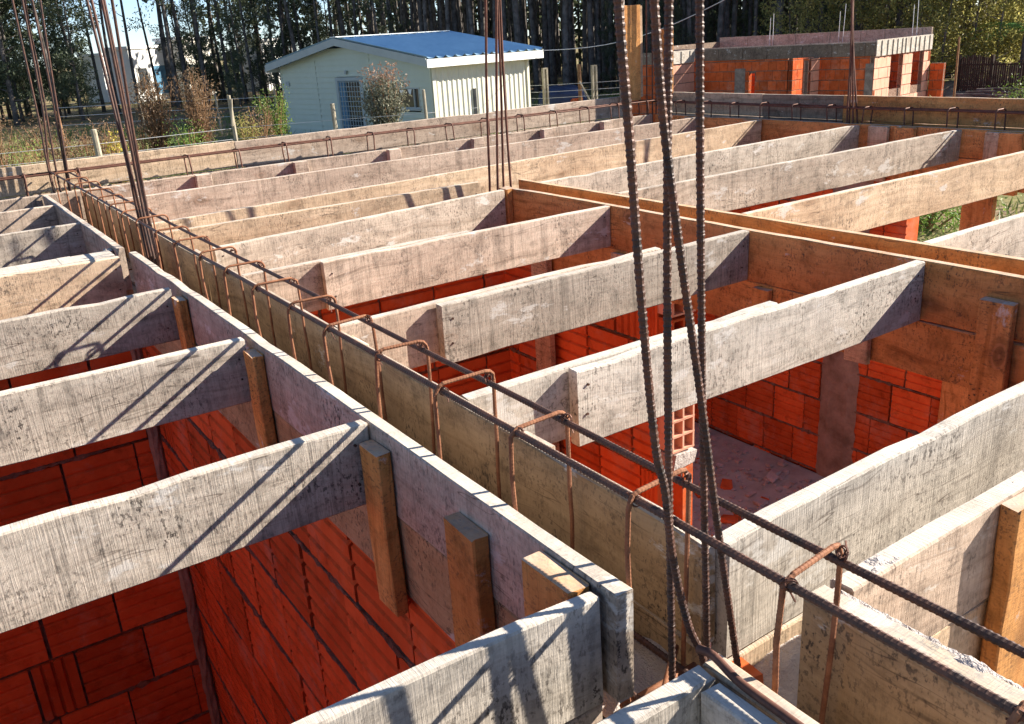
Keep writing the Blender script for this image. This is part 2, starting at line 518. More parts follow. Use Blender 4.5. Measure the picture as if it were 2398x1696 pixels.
# right bay ----------------------------------------------------------------
joist('pale joist board nearest the camera in the right bay', (3.78, 2.27), (7.69, 2.28), 'pale', H=.27)
joist('tan joist board with lit straw edge, second from the camera in the right bay', (3.78, 3.36), (7.69, 3.35), 'tan', H=.27)
joist('grey-black mottled joist board, third from the camera in the right bay', (3.78, 4.44), (7.69, 4.44), 'stained', H=.27)
joist('grey joist board farthest back in the right bay', (3.75, 5.26), (7.69, 5.47), 'grey', H=.27)


# form panels -----------------------------------------------------------------
def panel(label, loc, cat='form panel'):
    return empty('form_panel', W(*loc), label, cat, 'plank form panels of the beams')


# L : left face of the main beam, front leg
p = panel('form panel with bluish-white top edge and battens, left of the main rebar cage', (.905, 1.1, -1.5))
board('upper_board', (.906, 5.27), (.906, 1.10), T0 * .95, .25, 'stained', p)['label'] = 'grey board with a bright bluish top edge'
board('lower_board', (.908, 5.27), (.908, 1.22), T0 * .9, .27, 'form', p, z=-1.253)
for (y0, y1, zt, zb, x0) in ((1.17, 1.335, -1.01, -1.50, .852), (1.55, 1.69, -1.075, -1.52, .86), (2.035, 2.155, -1.045, -1.56, .862),
                             (3.06, 3.17, -1.03, -1.54, .862), (4.08, 4.19, -1.03, -1.52, .862)):
    cleat('batten', x0, .904, y0, y1, zt, zb, 'amber', p)
# fix winding side for L: boards run toward camera, thickness must go +X
p2 = panel('rough-edged form panel beyond the left gap, along the main rebar cage', (.87, 5.46, -1.5))
board('upper_board', (.868, 8.34), (.872, 5.44), T0, .25, 'rose', p2)
board('lower_board', (.87, 8.34), (.874, 5.46), T0, .26, 'form', p2, z=-1.253)
cleat('batten', .825, .866, 5.50, 5.60, -1.02, -1.5, 'rose', p2)
# R : right face of the main beam
pr = panel('brown pitted form panel behind the stirrups of the main rebar cage', (1.165, 1.13, -1.5))
board('upper_board', (1.166, 4.70), (1.166, 1.13), .04, .262, 'form', pr)
board('upper_board', (1.17, 8.34), (1.168, 4.715), .04, .262, 'form', pr, z=-1.005)
board('lower_board', (1.168, 8.34), (1.168, 1.15), .036, .22, 'form', pr, z=-1.268)
for y in (1.75, 2.9, 4.3, 5.05, 6.3, 7.3):
    cleat('batten', 1.212, 1.25, y, y + .13, -1.03, -1.5, 'tan', pr)
# R2
p3 = panel('thick form plank with sandy mortar along its top, bottom right corner', (1.17, .88, -1.5))
board('upper_board', (1.17, .88), (1.17, -.6), .068, .33, 'form', p3)


def crust(name, pts_fn, n, m_, amp, parent, mat='rubble'):
    """thin lumpy mortar coat: pts_fn(u, v) -> survey xy on the board top"""
    vs_, fs_ = [], []
    for i in range(n + 1):
        for j in range(m_ + 1):
            x, y = pts_fn(i / n, j / m_)
            p_ = W(x, y, -1.)
            e_ = 1 if 0 < j < m_ else 0
            h_ = noise.fractal(p_ * 45, 1., 2., 4) * .5 + .35 + .9 * noise.noise(p_ * 9)
            p_.z += -.003 + e_ * max(0., h_) * amp
            p_.x += R.gauss(0, .0006); p_.y += R.gauss(0, .0006)
            vs_.append(p_ - parent.location)
    for i in range(n):
        for j in range(m_):
            fs_.append((i * (m_ + 1) + j, (i + 1) * (m_ + 1) + j, (i + 1) * (m_ + 1) + j + 1, i * (m_ + 1) + j + 1))
    mb_ = MB(); mb_.add(vs_, fs_)
    return mb_.obj(name, M[mat], parent)


crust('sand_crust', lambda u, v: (1.178 + .072 * v, -.4 + 1.27 * u), 260, 14, .008, p3)
# L2n and its doubler
p4 = panel('tan form plank at the bottom edge with a white-topped doubler', (.9, .86, -1.5))
board('upper_board', (.898, .866), (.898, -.4), .044, .25, 'tan', p4)
board('doubler', (.852, .82), (.855, .30), .04, .2, 'pale', p4, z=-1.004)
# P0, P-1
p5 = panel('pale grey form plank at bottom centre striped by rebar shadows', (0, 1.12, -1.5))
board('upper_board', (-.9, 1.12), (.893, 1.128), .034, .26, 'pale', p5, bow=.006)
board('lower_board', (-.9, 1.123), (.893, 1.131), .032, .22, 'rose', p5, z=-1.268)
p6 = panel('white-topped form plank cut by the bottom edge, left of the column bars', (0, .83, -1.5))
board('upper_board', (-.9, .826), (.889, .829), .04, .25, 'pale', p6)
# XB right
p7 = panel('wide pale form plank starting at the column bars, crossing right', (1.21, 1.1, -1.5))
board('upper_board', (1.212, 1.098), (3.462, 1.112), .046, .30, 'pale', p7, bow=.004)
board('lower_board', (1.225, 1.102), (3.462, 1.115), .042, .2, 'tan', p7, z=-1.304)
p8 = panel('form plank with sand and rubble along its top, lower right', (1.26, .85, -1.5))
board('upper_board', (1.262, .838), (3.462, .85), .05, .245, 'rose', p8)
board('lower_board', (1.27, .842), (3.462, .853), .045, .25, 'tan', p8, z=-1.249)
cleat('batten', 1.755, 1.90, .795, .836, -1.0, -1.6, 'orange', p8)
cleat('batten', 2.6, 2.7, .79, .836, -.985, -1.55, 'orange', p8)
crust('sand_crust', lambda u, v: (1.266 + 2.19 * u, .838 + .012 * u + .003 + .046 * v), 420, 10, .007, p8)
# centre beam, two panels
p9 = panel('orange-brown form panel of stacked boards, left face of the centre beam', (3.465, 1.1, -1.5))
board('upper_board', (3.466, 5.34), (3.470, .6), .044, .262, 'orange', p9)
board('lower_board', (3.468, 5.34), (3.472, .6), .04, .24, 'orange', p9, z=-1.266)
for (y0, y1, zt, zb, x0, m_) in ((1.69, 1.83, -1.10, -1.60, 3.425, 'orange'), (2.32, 2.44, -1.20, -1.52, 3.43, 'tan'), (2.9, 3.01, -1.28, -1.54, 3.43, 'orange'),
                                 (4.02, 4.13, -1.28, -1.54, 3.43, 'tan'), (5.22, 5.33, -1.0, -1.5, 3.42, 'orange')):
    cleat('batten', x0, 3.464, y0, y1, zt, zb, m_, p9)
p10 = panel('yellowish form panel with straw-lit top edge, right face of the centre beam', (3.72, 1.1, -1.5))
board('upper_board', (3.722, 5.52), (3.735, .6), .044, .262, 'amber', p10)
board('lower_board', (3.724, 5.52), (3.737, .6), .04, .24, 'orange', p10, z=-1.266)
tag(cleat('timber_prop', 3.40, 3.45, 4.77, 4.95, -1.27, -4.85, 'tan', None), 'narrow upright timber prop against the red wall behind the second middle joist', 'prop')
# far left: inner and outer
p11 = panel('rosy inner form panel with battens along the back rebar cage', (1.21, 8.36, -1.5))
board('upper_board', (-1.6, 8.345), (7.70, 8.40), T0, .25, 'rose', p11)
board('lower_board', (-1.6, 8.348), (7.70, 8.403), T0, .25, 'rose', p11, z=-1.253)
for i, x in enumerate((2.12, 3.05, 4.05, 5.05, 5.98, 6.85)):
    cleat('batten', x, x + .14, 8.30, 8.345 + x * .006, -1.0, -1.5, 'rose', p11)
p12 = panel('tall outer form board along the back edge below the shed', (1.2, 8.66, -1.5))
for (xa, xb, m_) in ((-2.2, .42, 'grey'), (.425, 2.62, 'tan'), (2.625, 5.6, 'rose'), (5.605, 7.5, 'rose')):
    board('outer_board', (xa, 8.645 + .0068 * xa), (xb, 8.645 + .0068 * xb), T0, .24, m_, p12, z=-.775 + R.uniform(-.004, .004))
    board('outer_board', (xa + .07, 8.648 + .0068 * xa), (xb, 8.648 + .0068 * xb), T0, .26, m_, p12, z=-1.02)
    board('outer_board', (xa, 8.648 + .0068 * xa), (xb, 8.648 + .0068 * xb), T0, .3, m_, p12, z=-1.285)
p13 = panel('orange inner form panel with battens along the right rebar cage', (7.71, 2., -1.5))
board('upper_board', (7.712, 8.36), (7.74, 1.2), T0, .25, 'orange', p13)
board('lower_board', (7.714, 8.36), (7.742, 1.2), T0, .25, 'orange', p13, z=-1.253)
for i, y in enumerate((7.62, 6.75, 5.16, 4.88, 4.02, 3.9, 3.05, 2.1)):
    cleat('batten', 7.665, 7.71, y, y + .2, -1.01, -1.52, 'orange' if i % 2 else 'tan', p13)
p14 = panel('tall outer form board along the right edge below the brick house', (7.98, 2., -1.5))
for (ya, yb, m_) in ((8.5, 6.95, 'tan'), (6.945, 5.9, 'dark'), (5.895, 1.2, 'orange')):
    board('outer_board', (8.0, ya), (8.0, yb), T0, .24, m_, p14, z=-.765)
    board('outer_board', (8.003, ya), (8.003, yb), T0, .5, m_, p14, z=-1.01)


# --------------------------------------------------------------------- rebar
def rib_tube(mb, pts, r, n=8, pitch=.0062, near=1.9, rib=.10):
    """deformed bar: ribs close to the eye, plain farther away"""
    eye = Vector((0, 0, CZ))
    out, rads = [], []
    for a, b in zip(pts[:-1], pts[1:]):
        a, b = Vector(a), Vector(b)
        L = (b - a).length
        t = 0.
        while t < L:
            p_ = a.lerp(b, t / L)
            dist = (p_ - eye).length
            out.append(p_)
            if dist < near:
                ph = (sum(1 for _ in ()) + t) / pitch
                f = ph - math.floor(ph)
                rads.append(r * (1 + rib * (1 if f < .42 else -.15)))
                t += pitch / 4.
            else:
                rads.append(r)
                t += min(.12, pitch * 2 * (dist / max(near, .05)) ** 2)
    out.append(Vector(pts[-1]))
    rads.append(r)
    # skew the rings so that the ribs slant
    b0 = len(mb.v)
    mb.tube(out, rads, n)
    return b0


def bez(pts, k=6):
    """Catmull-Rom through pts"""
    pts = [Vector(p_) for p_ in pts]
    res = []
    for i in range(len(pts) - 1):
        p0, p1, p2, p3_ = pts[max(i - 1, 0)], pts[i], pts[i + 1], pts[min(i + 2, len(pts) - 1)]
        for j in range(k):
            t = j / k
            res.append(.5 * ((2 * p1) + (p2 - p0) * t + (2 * p0 - 5 * p1 + 4 * p2 - p3_) * t * t + (3 * p1 - p0 - 3 * p2 + p3_) * t ** 3))
    res.append(pts[-1])
    return res


def stirrup_pts(c0, c1, zt, zb, axis, arch=0.):
    """closed rectangle with rounded corners in metres, across axis ('x' or 'y')"""
    rr = .016
    w0, w1 = c0, c1
    P = []
    for (cx, cz, a0) in ((w1 - rr, zt - rr, 0), (w0 + rr, zt - rr, 90), (w0 + rr, zb + rr, 180), (w1 - rr, zb + rr, 270)):
        for k in range(4):
            a = math.radians(a0 + 30 * k)
            P.append((cx + rr * math.cos(a), cz + rr * math.sin(a)))
    P.append(P[0])
    return P


def cage(label, axis, c0, c1, s0, s1, ztop, zbot, stations, rod_r, st_r, mats, near=False, loc=None, wob=.003, rodz=(0, 0)):
    root = empty('rebar_cage', loc, label, 'rebar cage', 'rebar cages lying in the beam forms')
    def P3(c, s_, z):
        return W(c, s_, z) if axis == 'y' else W(s_, c, z)
    for (c, dz) in ((c0, rodz[0]), (c1, rodz[1])):
        for zz, top in ((ztop + dz, 1), (zbot + .02, 0)):
            mb = MB()
            n = 14
            pts = []
            for i in range(n + 1):
                s_ = s0 + (s1 - s0) * i / n
                pts.append(P3(c + R.uniform(-.004, .004), s_, zz + R.uniform(-.003, .003)))
            pts = bez(pts, 5)
            rib_tube(mb, pts, rod_r, 8 if near else 5, near=2.1 if near else 0)
            mb.obj('rod', M[mats[0]], root, -root.location, smooth=not near)
    for s_ in stations:
        c_a = c0 - .018 + R.uniform(-.008, .006)
        c_b = c1 + .016 + R.uniform(-.004, .004)
        zt = ztop + .013 + R.uniform(-.006, .008)
        base = P3(c0, s_, -1.)
        tilt = R.uniform(-.035, .035)
        skew = R.uniform(-.10, .10)
        pts = []
        for (cc, zz) in stirrup_pts(c_a * U, c_b * U, CZ + zt * U, CZ + zbot * U, axis):
            f = (zz - (CZ + zbot * U)) / ((zt - zbot) * U)
            ds = (tilt * (1 - f) + skew * (cc / U - c0)) * U
            lift = wob * math.sin((cc / U - c_a) / (c_b - c_a) * math.pi) if zz > CZ + (zt - .03) * U else 0
            pts.append(Vector((cc, s_ * U + ds, zz + lift)) if axis == 'y' else Vector((s_ * U + ds, cc, zz + lift)))
        mb = MB()
        eye = Vector((0, 0, CZ))
        nr = near and (pts[0] - eye).length < 1.9
        # longer straight legs get some wobble
        dense = []
        for a, b in zip(pts[:-1], pts[1:]):
            L = (b - a).length
            k = max(1, int(L / .05))
            for j in range(k):
                q_ = a.lerp(b, j / k)
                dense.append(q_ + Vector((R.gauss(0, .0008), R.gauss(0, .0008), 0)))
        dense.append(pts[-1])
        if nr:
            rib_tube(mb, dense, st_r, 8, pitch=.0055, near=1.9, rib=.06)
        else:
            mb.tube(dense, st_r, 5)
        mb.obj('stirrup', M[mats[1]], root, -root.location, smooth=not nr)
        if near and s_ < 4.5:
            for cc in (c0, c1):
                mb = MB()
                for k in range(3):
                    pc = P3(cc, s_ + R.uniform(-.008, .008), ztop + R.uniform(-.004, .004))
                    ax = Vector((R.uniform(-1, 1), R.uniform(-1, 1), R.uniform(-.6, .6))).normalized()
                    u_ = ax.orthogonal().normalized(); v_ = ax.cross(u_)
                    rr = rod_r + st_r * .6
                    mb.tube([pc + (u_ * math.cos(t) + v_ * math.sin(t)) * rr for t in [i * .62 for i in range(11)]], .0011, 4)
                    if k == 0:
                        e_ = pc + u_ * rr
                        mb.tube([e_, e_ + Vector((R.uniform(-.01, .01), R.uniform(-.01, .01), R.uniform(-.022, .012)))], .001, 4)
                mb.obj('tie_wire', M['rustd'], root, -root.location)
    return root


stM = [.41, .772, 1.128, 1.523, 1.852, 2.223, 2.574, 2.898, 3.255, 3.62, 3.993, 4.404, 4.781, 5.195, 5.582, 5.956, 6.346, 6.717, 7.192, 7.651, 8.151]
cage('long rusty rebar cage running down the main beam form', 'y', .985, 1.12, -.2, 8.6, -.832, -1.32, stM, .0045, .0031, ('steel', 'rust'), True,
     W(1.05, 1., -1.3), rodz=(0, -.014))
cage('rusty rebar cage along the back form in front of the shed', 'x', 8.44, 8.56, -1.8, 7.9, -.842, -1.3,
     [-.9 + .0, .18, .78] + [1.2 + .46 * i for i in range(15)], .0052, .0042, ('rustd', 'rustd'), False, W(3., 8.5, -1.3))
cage('rusty rebar cage along the right form below the brick house', 'y', 7.80, 7.92, 1.2, 8.5, -.862, -1.3,
     [1.6, 2.05, 2.5, 2.95, 3.4] + [3.78 + .43 * i for i in range(11)], .0052, .0042, ('rustd', 'rustd'), False, W(7.86, 5., -1.3))


def bars(label, paths, r, mat, near=False, n=6, loc=None):
    root = empty('column_rebar', loc, label, 'column rebar', 'column starter bars standing out of the forms')
    for pts in paths:
        mb = MB()
        P_ = bez(pts, 8) if len(pts) > 2 else [Vector(p_) for p_ in pts]
        if near:
            rib_tube(mb, P_, r, 10, pitch=.0062, near=3., rib=.15)
        else:
            mb.tube(P_, r, n)
        mb.obj('bar', M[mat], root, -root.location, smooth=not near)
    return root



def WP(pts): return [W(*q_) for q_ in pts]


bars('four dark ribbed column bars standing closest to the camera', [
    WP([(.812, .97, .40), (.83, .97, .037), (.845, .97, -.137), (.866, .97, -.403), (.891, .97, -.634), (.912, .97, -.724), (.930, .97, -.861), (.968, .97, -1.016), (1.007, .965, -1.124), (1.03, .96, -1.34)]),
    WP([(.975, 1.02, .42), (.968, 1.02, .036), (.965, 1.02, -.22), (.965, 1.02, -.513), (.970, 1.02, -.854), (.976, 1.02, -1.15), (.98, 1.02, -1.36)]),
    WP([(.89, 1., .42), (.921, 1., .036), (.939, 1., -.136), (.978, 1., -.36), (1.024, 1., -.603), (1.074, 1., -.885), (1.133, 1., -1.195), (1.16, 1., -1.36)]),
    WP([(1.04, 1.04, .42), (1.05, 1.04, .035), (1.056, 1.04, -.234), (1.068, 1.04, -.628), (1.079, 1.04, -.906), (1.091, 1.04, -1.199), (1.095, 1.04, -1.36)])],
    .0039, 'steel', True, loc=W(1., 1., -1.36))
bars('leaning bundle of dark column bars rising from the main cage at the left', [
    WP([(1.03, 5.62, .9), (1.035, 5.53, .3), (1.04, 5.45, -.575), (1.05, 5.46, -.857), (1.05, 5.40, -1.3)]),
    WP([(1.05, 5.40, .95), (1.05, 5.347, .309), (1.05, 5.359, -.373), (1.05, 5.38, -.846), (1.05, 5.30, -1.3)]),
    WP([(1.07, 5.12, .9), (1.07, 5.20, .297), (1.06, 5.29, -.441), (1.06, 5.32, -.838), (1.06, 5.24, -1.3)]),
    WP([(1.02, 5.68, 1.), (1.025, 5.602, .325), (1.03, 5.46, -.5), (1.035, 5.478, -.8), (1.035, 5.43, -1.3)]),
    WP([(1.08, 5.50, .9), (1.08, 5.44, .309), (1.075, 5.42, -.373), (1.075, 5.42, -.846), (1.075, 5.35, -1.3)])],
    .0047, 'steel', False, loc=W(1.05, 5.3, -1.3))
bars('thin column bars fanning out at the far left corner of the forms', [
    WP([(1.03, 8.5, 1.2), (1.007, 8.5, .511), (.994, 8.5, -.377), (.978, 8.5, -.831), (.987, 8.5, -1.3)]),
    WP([(1.10, 8.5, 1.2), (1.077, 8.5, .509), (1.042, 8.5, -.31), (.989, 8.52, -.813), (.994, 8.52, -1.3)]),
    WP([(1.17, 8.5, 1.2), (1.148, 8.5, .507), (1.136, 8.5, -.141), (1.102, 8.5, -.903), (1.101, 8.5, -1.3)]),
    WP([(1.25, 8.5, 1.2), (1.206, 8.5, .505), (1.164, 8.5, -.108), (1.105, 8.48, -1.055), (1.1, 8.48, -1.3)]),
    WP([(1.20, 8.55, 1.1), (1.10, 8.55, .50), (1.08, 8.55, -.1), (1.04, 8.55, -.85), (1.04, 8.55, -1.3)])],
    .0052, 'steel', False, loc=W(1.05, 8.5, -1.3))
bars('four column bars at the head of the centre beam in front of the shed', [
    WP([(3.52, 5.46, .8), (3.52, 5.489, .243), (3.52, 5.554, -.338), (3.52, 5.60, -1.027), (3.52, 5.62, -1.35)]),
    WP([(3.53, 5.33, .8), (3.53, 5.372, .236), (3.53, 5.406, -.045), (3.53, 5.458, -.52), (3.53, 5.506, -1.01), (3.53, 5.52, -1.35)]),
    WP([(3.64, 5.49, .8), (3.64, 5.522, .242), (3.64, 5.541, -.197), (3.64, 5.572, -.66), (3.64, 5.597, -1.024), (3.64, 5.6, -1.35)]),
    WP([(3.66, 5.50, .8), (3.66, 5.525, .241), (3.66, 5.537, -.198), (3.66, 5.538, -.66), (3.66, 5.531, -1.02), (3.66, 5.53, -1.35)])],
    .0056, 'rustd', False, loc=W(3.58, 5.5, -1.35))
bars('four column bars leaning together on the right form below the brick house', [
    WP([(7.8, 5.735, .6), (7.8, 5.726, .129), (7.8, 5.703, -.394), (7.8, 5.696, -1.3)]),
    WP([(7.9, 5.80, .6), (7.9, 5.789, .13), (7.9, 5.761, -.399), (7.9, 5.733, -1.3)]),
    WP([(7.9, 5.85, .6), (7.9, 5.809, .131), (7.9, 5.741, -.399), (7.9, 5.60, -1.3)]),
    WP([(7.82, 5.79, .6), (7.82, 5.74, .129), (7.82, 5.681, -.478), (7.82, 5.62, -1.3)])],
    .0058, 'rustd', False, loc=W(7.85, 5.7, -1.3))
bars('thin column bars standing inside the corner board box', [
    WP([(7.755, 8.55, .8), (7.75, 8.55, .2), (7.745, 8.55, -1.3)]), WP([(7.80, 8.5, .9), (7.797, 8.5, .2), (7.79, 8.5, -1.3)]),
    WP([(7.86, 8.5, .85), (7.857, 8.5, .2), (7.85, 8.5, -1.3)])],
    .006, 'rustd', False, loc=W(7.8, 8.5, -1.3))
mb = MB()
cv = bez([W(.905, .885, -.985), W(.912, .855, -.985), (W(.904, .79, -.992)), W(.901, .70, -.992), W(.899, .55, -.992), W(.897, .3, -.992)], 8)
rib_tube(mb, cv, .0046, 8, near=0)
tag(mb.obj('bent_bar', M['rustd'], smooth=True), 'bent brown bar lying along the tan plank at the bottom edge', 'rebar')

# corner column box
cb = empty('column_form', W(7.75, 8.6, -.8), 'tall open board box for the corner column above the back form', 'column form')
o = cleat('back_board', 7.44, 7.70, 8.60, 8.645, .262, -.83, 'orange', cb)
o = cleat('side_board', 7.965, 8.01, 8.36, 8.60, -.03, -.80, 'orange', cb)
o = cleat('side_board', 7.705, 7.75, 8.62, 8.70, .25, -.80, 'tan', cb)
o = cleat('edge_batten', 7.40, 7.437, 8.58, 8.66, .6, -.85, 'tan', cb)
o = cleat('edge_batten', 8.02, 8.05, 8.42, 8.50, .02, -.80, 'tan', cb)


# ---------------------------------------------------------------- brick walls
BL, BH, PT = .252, .245, .258


def brick_mesh(mb, o_, ux, uz, un, L, H, D, groove=6, vert=False, jit=.002):
    """one hollow brick, grooved on the face o_ + ux,uz with outward normal un"""
    if vert:
        A, Bv, LA, LB = uz, ux, H, L
    else:
        A, Bv, LA, LB = ux, uz, L, H
    dj = R.uniform(-jit, jit * 1.5)
    o2 = o_ + un * max(-.001, dj)
    prof = []
    gw = .009
    gp = LB / groove
    t = 0.
    prof.append((0., 0.))
    for g in range(1, groove):
        prof += [(g * gp - gw, 0.), (g * gp - gw * .35, -.0095), (g * gp + gw * .25, -.0095), (g * gp + gw * .6, 0.)]
    prof.append((LB, 0.))
    vs, fs = [], []
    for (b, d) in prof:
        vs.append(o2 + Bv * b + un * d)
        vs.append(o2 + Bv * b + A * LA + un * d)
    n = len(prof)
    for i in range(n - 1):
        fs.append((2 * i, 2 * i + 1, 2 * i + 3, 2 * i + 2))
    k = len(vs)
    vs += [o2 - un * D, o2 - un * D + A * LA, o2 - un * D + A * LA + Bv * LB, o2 - un * D + Bv * LB]
    fs += [(0, k, k + 1, 1), (2 * n - 2, 2 * n - 1, k + 2, k + 3)]
    # sides
    fs.append(tuple([2 * i for i in range(n)] + [k + 3, k]))
    fs.append(tuple([2 * i + 1 for i in range(n)] + [k + 2, k + 1])[::-1])
    fs.append((k, k + 3, k + 2, k + 1))
    if (A.cross(Bv)).dot(un) < 0:
        fs = [f[::-1] for f in fs]
    mb.add(vs, fs)


def brick_wall(label, a, b, z0, z1, D=.12, holes=(), col='brick', smear=.5, seedo=0, thick_side=1, endcol=True, cat='brick wall', concrete=()):
    """wall face from a to b (metres, xy), outward normal to the right of a->b; holes = (s0,s1,z0,z1)"""
    a, b = Vector((*a, 0)), Vector((*b, 0))
    L = (b - a).length
    ux = (b - a) / L
    uz = Vector((0, 0, 1))
    un = Vector((ux.y, -ux.x, 0))
    root = empty('brick_wall', a + Vector((0, 0, z0)), label, cat)
    loc = root.location
    mb, mm, ms = MB(), MB(), MB()
    # solid mortar core, set back
    cuts = sorted(set([0., L] + [h for hh in holes for h in hh[:2]]))
    for s0_, s1_ in zip(cuts[:-1], cuts[1:]):
        zs = sorted(set([z0, z1] + [h for hh in holes for h in hh[2:4] if z0 < h < z1]))
        for q0, q1 in zip(zs[:-1], zs[1:]):
            if any(h[0] <= s0_ + .001 and s1_ <= h[1] + .001 and h[2] <= q0 + .001 and q1 <= h[3] + .001 for h in holes):
                continue
            i0 = .009 if any(abs(h[1] - s0_) < .001 for h in holes) else -.0005
            i1 = .009 if any(abs(h[0] - s1_) < .001 for h in holes) else -.0005
            t1 = .009 if any(abs(h[2] - q1) < .001 for h in holes) else 0.
            e0_, e1_ = s0_ + i0, s1_ - i1
            vs = [a + ux * e0_ - un * .012 + uz * q0, a + ux * e1_ - un * .012 + uz * q0, a + ux * e1_ - un * (D - .012) + uz * q0, a + ux * e0_ - un * (D - .012) + uz * q0]
            vs += [v + uz * (q1 - q0 - t1) for v in vs]
            mm.add(vs, [(0, 1, 2, 3)[::-1], (4, 5, 6, 7), (0, 1, 5, 4), (1, 2, 6, 5), (2, 3, 7, 6), (3, 0, 4, 7)])
    row = 0
    z = z1 - BH
    while z > z0 - BH:
        s = -((row * .37) % 1.) * BL * .9
        while s < L:
            vert = R.random() < .10
            ln = BL * (.62 if vert else 1.)
            gap = R.choice((.004, .006, .008, .012))
            e0, e1 = max(s, 0.), min(s + ln - gap, L)
            zb, zt = max(z, z0), z + BH - R.uniform(0, .006)
            segs = [(e0, e1)]
            for h in holes:
                if zb < h[3] - .02 and zt > h[2] + .02:
                    ns = []
                    for (g0, g1) in segs:
                        if g1 <= h[0] or g0 >= h[1]: ns.append((g0, g1))
                        else:
                            if g0 < h[0] - .03: ns.append((g0, h[0]))
                            if g1 > h[1] + .03: ns.append((h[1], g1))
                    segs = ns
            for (g0, g1) in segs:
                if g1 - g0 > .02:
                    brick_mesh(mb, a + ux * g0 + uz * zb - loc, ux, uz, un, g1 - g0, zt - zb, D, 5 if not vert else 4, vert)
            s += ln + R.uniform(0, .006)
        # smeared mortar along the bed joint
        s = 0.
        while s < L:
            ln = R.uniform(.15, .7)
            if R.random() < smear:
                k = max(3, int(ln / .018))
                lo, hi = [], []
                for i in range(k + 1):
                    t = i / k
                    hgt = (.002 + .024 * abs(noise.noise(Vector((s * 7 + t * 11, row * 3.3, seedo)))) * R.uniform(.6, 1.2)) * (math.sin(math.pi * t) ** .4 if 0 < t < 1 else .05)
                    cc = a + ux * min(s + ln * t, L) + uz * (z - .006) + un * (.0035 + R.uniform(-.001, .002)) - loc
                    lo.append(cc - uz * (hgt * 1.3)); hi.append(cc + uz * hgt)
                ok = not any(h[2] - .05 < z < h[3] + .05 and s + ln > h[0] and s < h[1] for h in holes)
                if ok:
                    n_ = len(ms.v)
                    ms.v += [tuple(v) for v in lo] + [tuple(v) for v in hi] + [tuple(v - un * .02) for v in hi] + [tuple(v - un * .02) for v in lo]
                    for i in range(k):
                        for q in range(4):
                            q2 = (q + 1) % 4
                            ms.f.append((n_ + q * (k + 1) + i, n_ + q * (k + 1) + i + 1, n_ + q2 * (k + 1) + i + 1, n_ + q2 * (k + 1) + i)); ms.m.append(0)
            s += ln
        z -= PT
        row += 1
    mb.obj('bricks', M[col], root)
    for v_ in (mm,):
        v_.v = [tuple(Vector(p_) - loc) for p_ in v_.v]
    mm.obj('mortar', M['mortar'], root)
    if ms.f:
        ms.obj('mortar_smear', M['mortar'], root)
    for (s0_, s1_, q0, q1) in concrete:
        cm = MB()
        n = 46
        rows_ = []
        for i in range(n + 1):
            zz = q0 + (q1 - q0) * i / n
            sg_ = .006 if s1_ - s0_ > .1 else .0025
            rows_.append((s0_ + R.gauss(0, sg_), s1_ + R.gauss(0, sg_), zz))
        vs, fs = [], []
        for (w0, w1, zz) in rows_:
            for j in range(5):
                w_ = w0 + (w1 - w0) * j / 4
                vs.append(a + ux * w_ + uz * zz + un * (.012 + (R.uniform(-.002, .004) if 0 < j < 4 else -.01)) - loc)
        for i in range(n):
            for j in range(4):
                fs.append((i * 5 + j, i * 5 + j + 1, (i + 1) * 5 + j + 1, (i + 1) * 5 + j))
        cm.add(vs, fs)
        cm.obj('concrete_column', M['concrete'], root)
    return root


FZ = CZ + U * -4.87          # floor of the rooms
WT = CZ + U * -1.40          # top of the masonry


def u2(x, y): return (U * x, U * y)


brick_wall('red hollow-brick wall under the main beam, left room side', u2(.928, 8.4), u2(.928, 1.15), FZ, WT, D=.14, smear=.75)
brick_wall('deep red grooved brick wall across the back of the left room', u2(-3.2, 5.62), u2(.925, 5.62), FZ, WT, smear=.55, concrete=((2.43, 2.475, FZ, WT),))
brick_wall('red brick wall across the back of the middle room', u2(1.19, 5.44), u2(3.5, 5.44), FZ, WT, smear=.3)
brick_wall('red brick wall under the centre beam with a doorway', u2(3.5, 5.44), u2(3.5, .9), FZ, WT, D=.13, smear=.5,
           holes=((.99, 2.25, FZ, 3.0),))
brick_wall('red brick wall under the right form with a cement column and garden opening', u2(7.715, 8.4), u2(7.715, 1.0), FZ, WT, smear=.75,
           concrete=((U * (8.4 - 5.73), U * (8.4 - 5.28), FZ, WT),), holes=((U * (8.4 - 4.90), U * (8.4 - 1.6), CZ - U * 2.6, 3.),))
brick_wall('red brick wall under the back form', u2(-3.0, 8.37), u2(7.7, 8.42), FZ, WT, smear=.5)
brick_wall('brick wall under the crossing beam at the lower right', u2(1.2, .868), u2(3.5, .88), FZ, CZ - U * 1.47, smear=.4, D=.13)
brick_wall('brick wall under the bottom left form', u2(-3.2, .84), u2(.93, .84), FZ, WT, smear=.4, D=.14)
brick_wall('brick wall under the main beam at the bottom right corner', u2(1.165, .84), u2(.955, .84), FZ, WT - .02, smear=.4, D=.8)
brick_wall('unseen red brick wall added to bounce sunlight into the left room', u2(-3.0, .86), u2(-3.0, 5.6), FZ, WT, smear=.4)  # added out of view; its sunlit face throws red light into the room
tag(cleat('timber_prop', 7.64, 7.70, 4.06, 4.34, -1.5, -4.85, 'orange', None), 'wide orange board upright in the garden opening under the right form', 'prop')
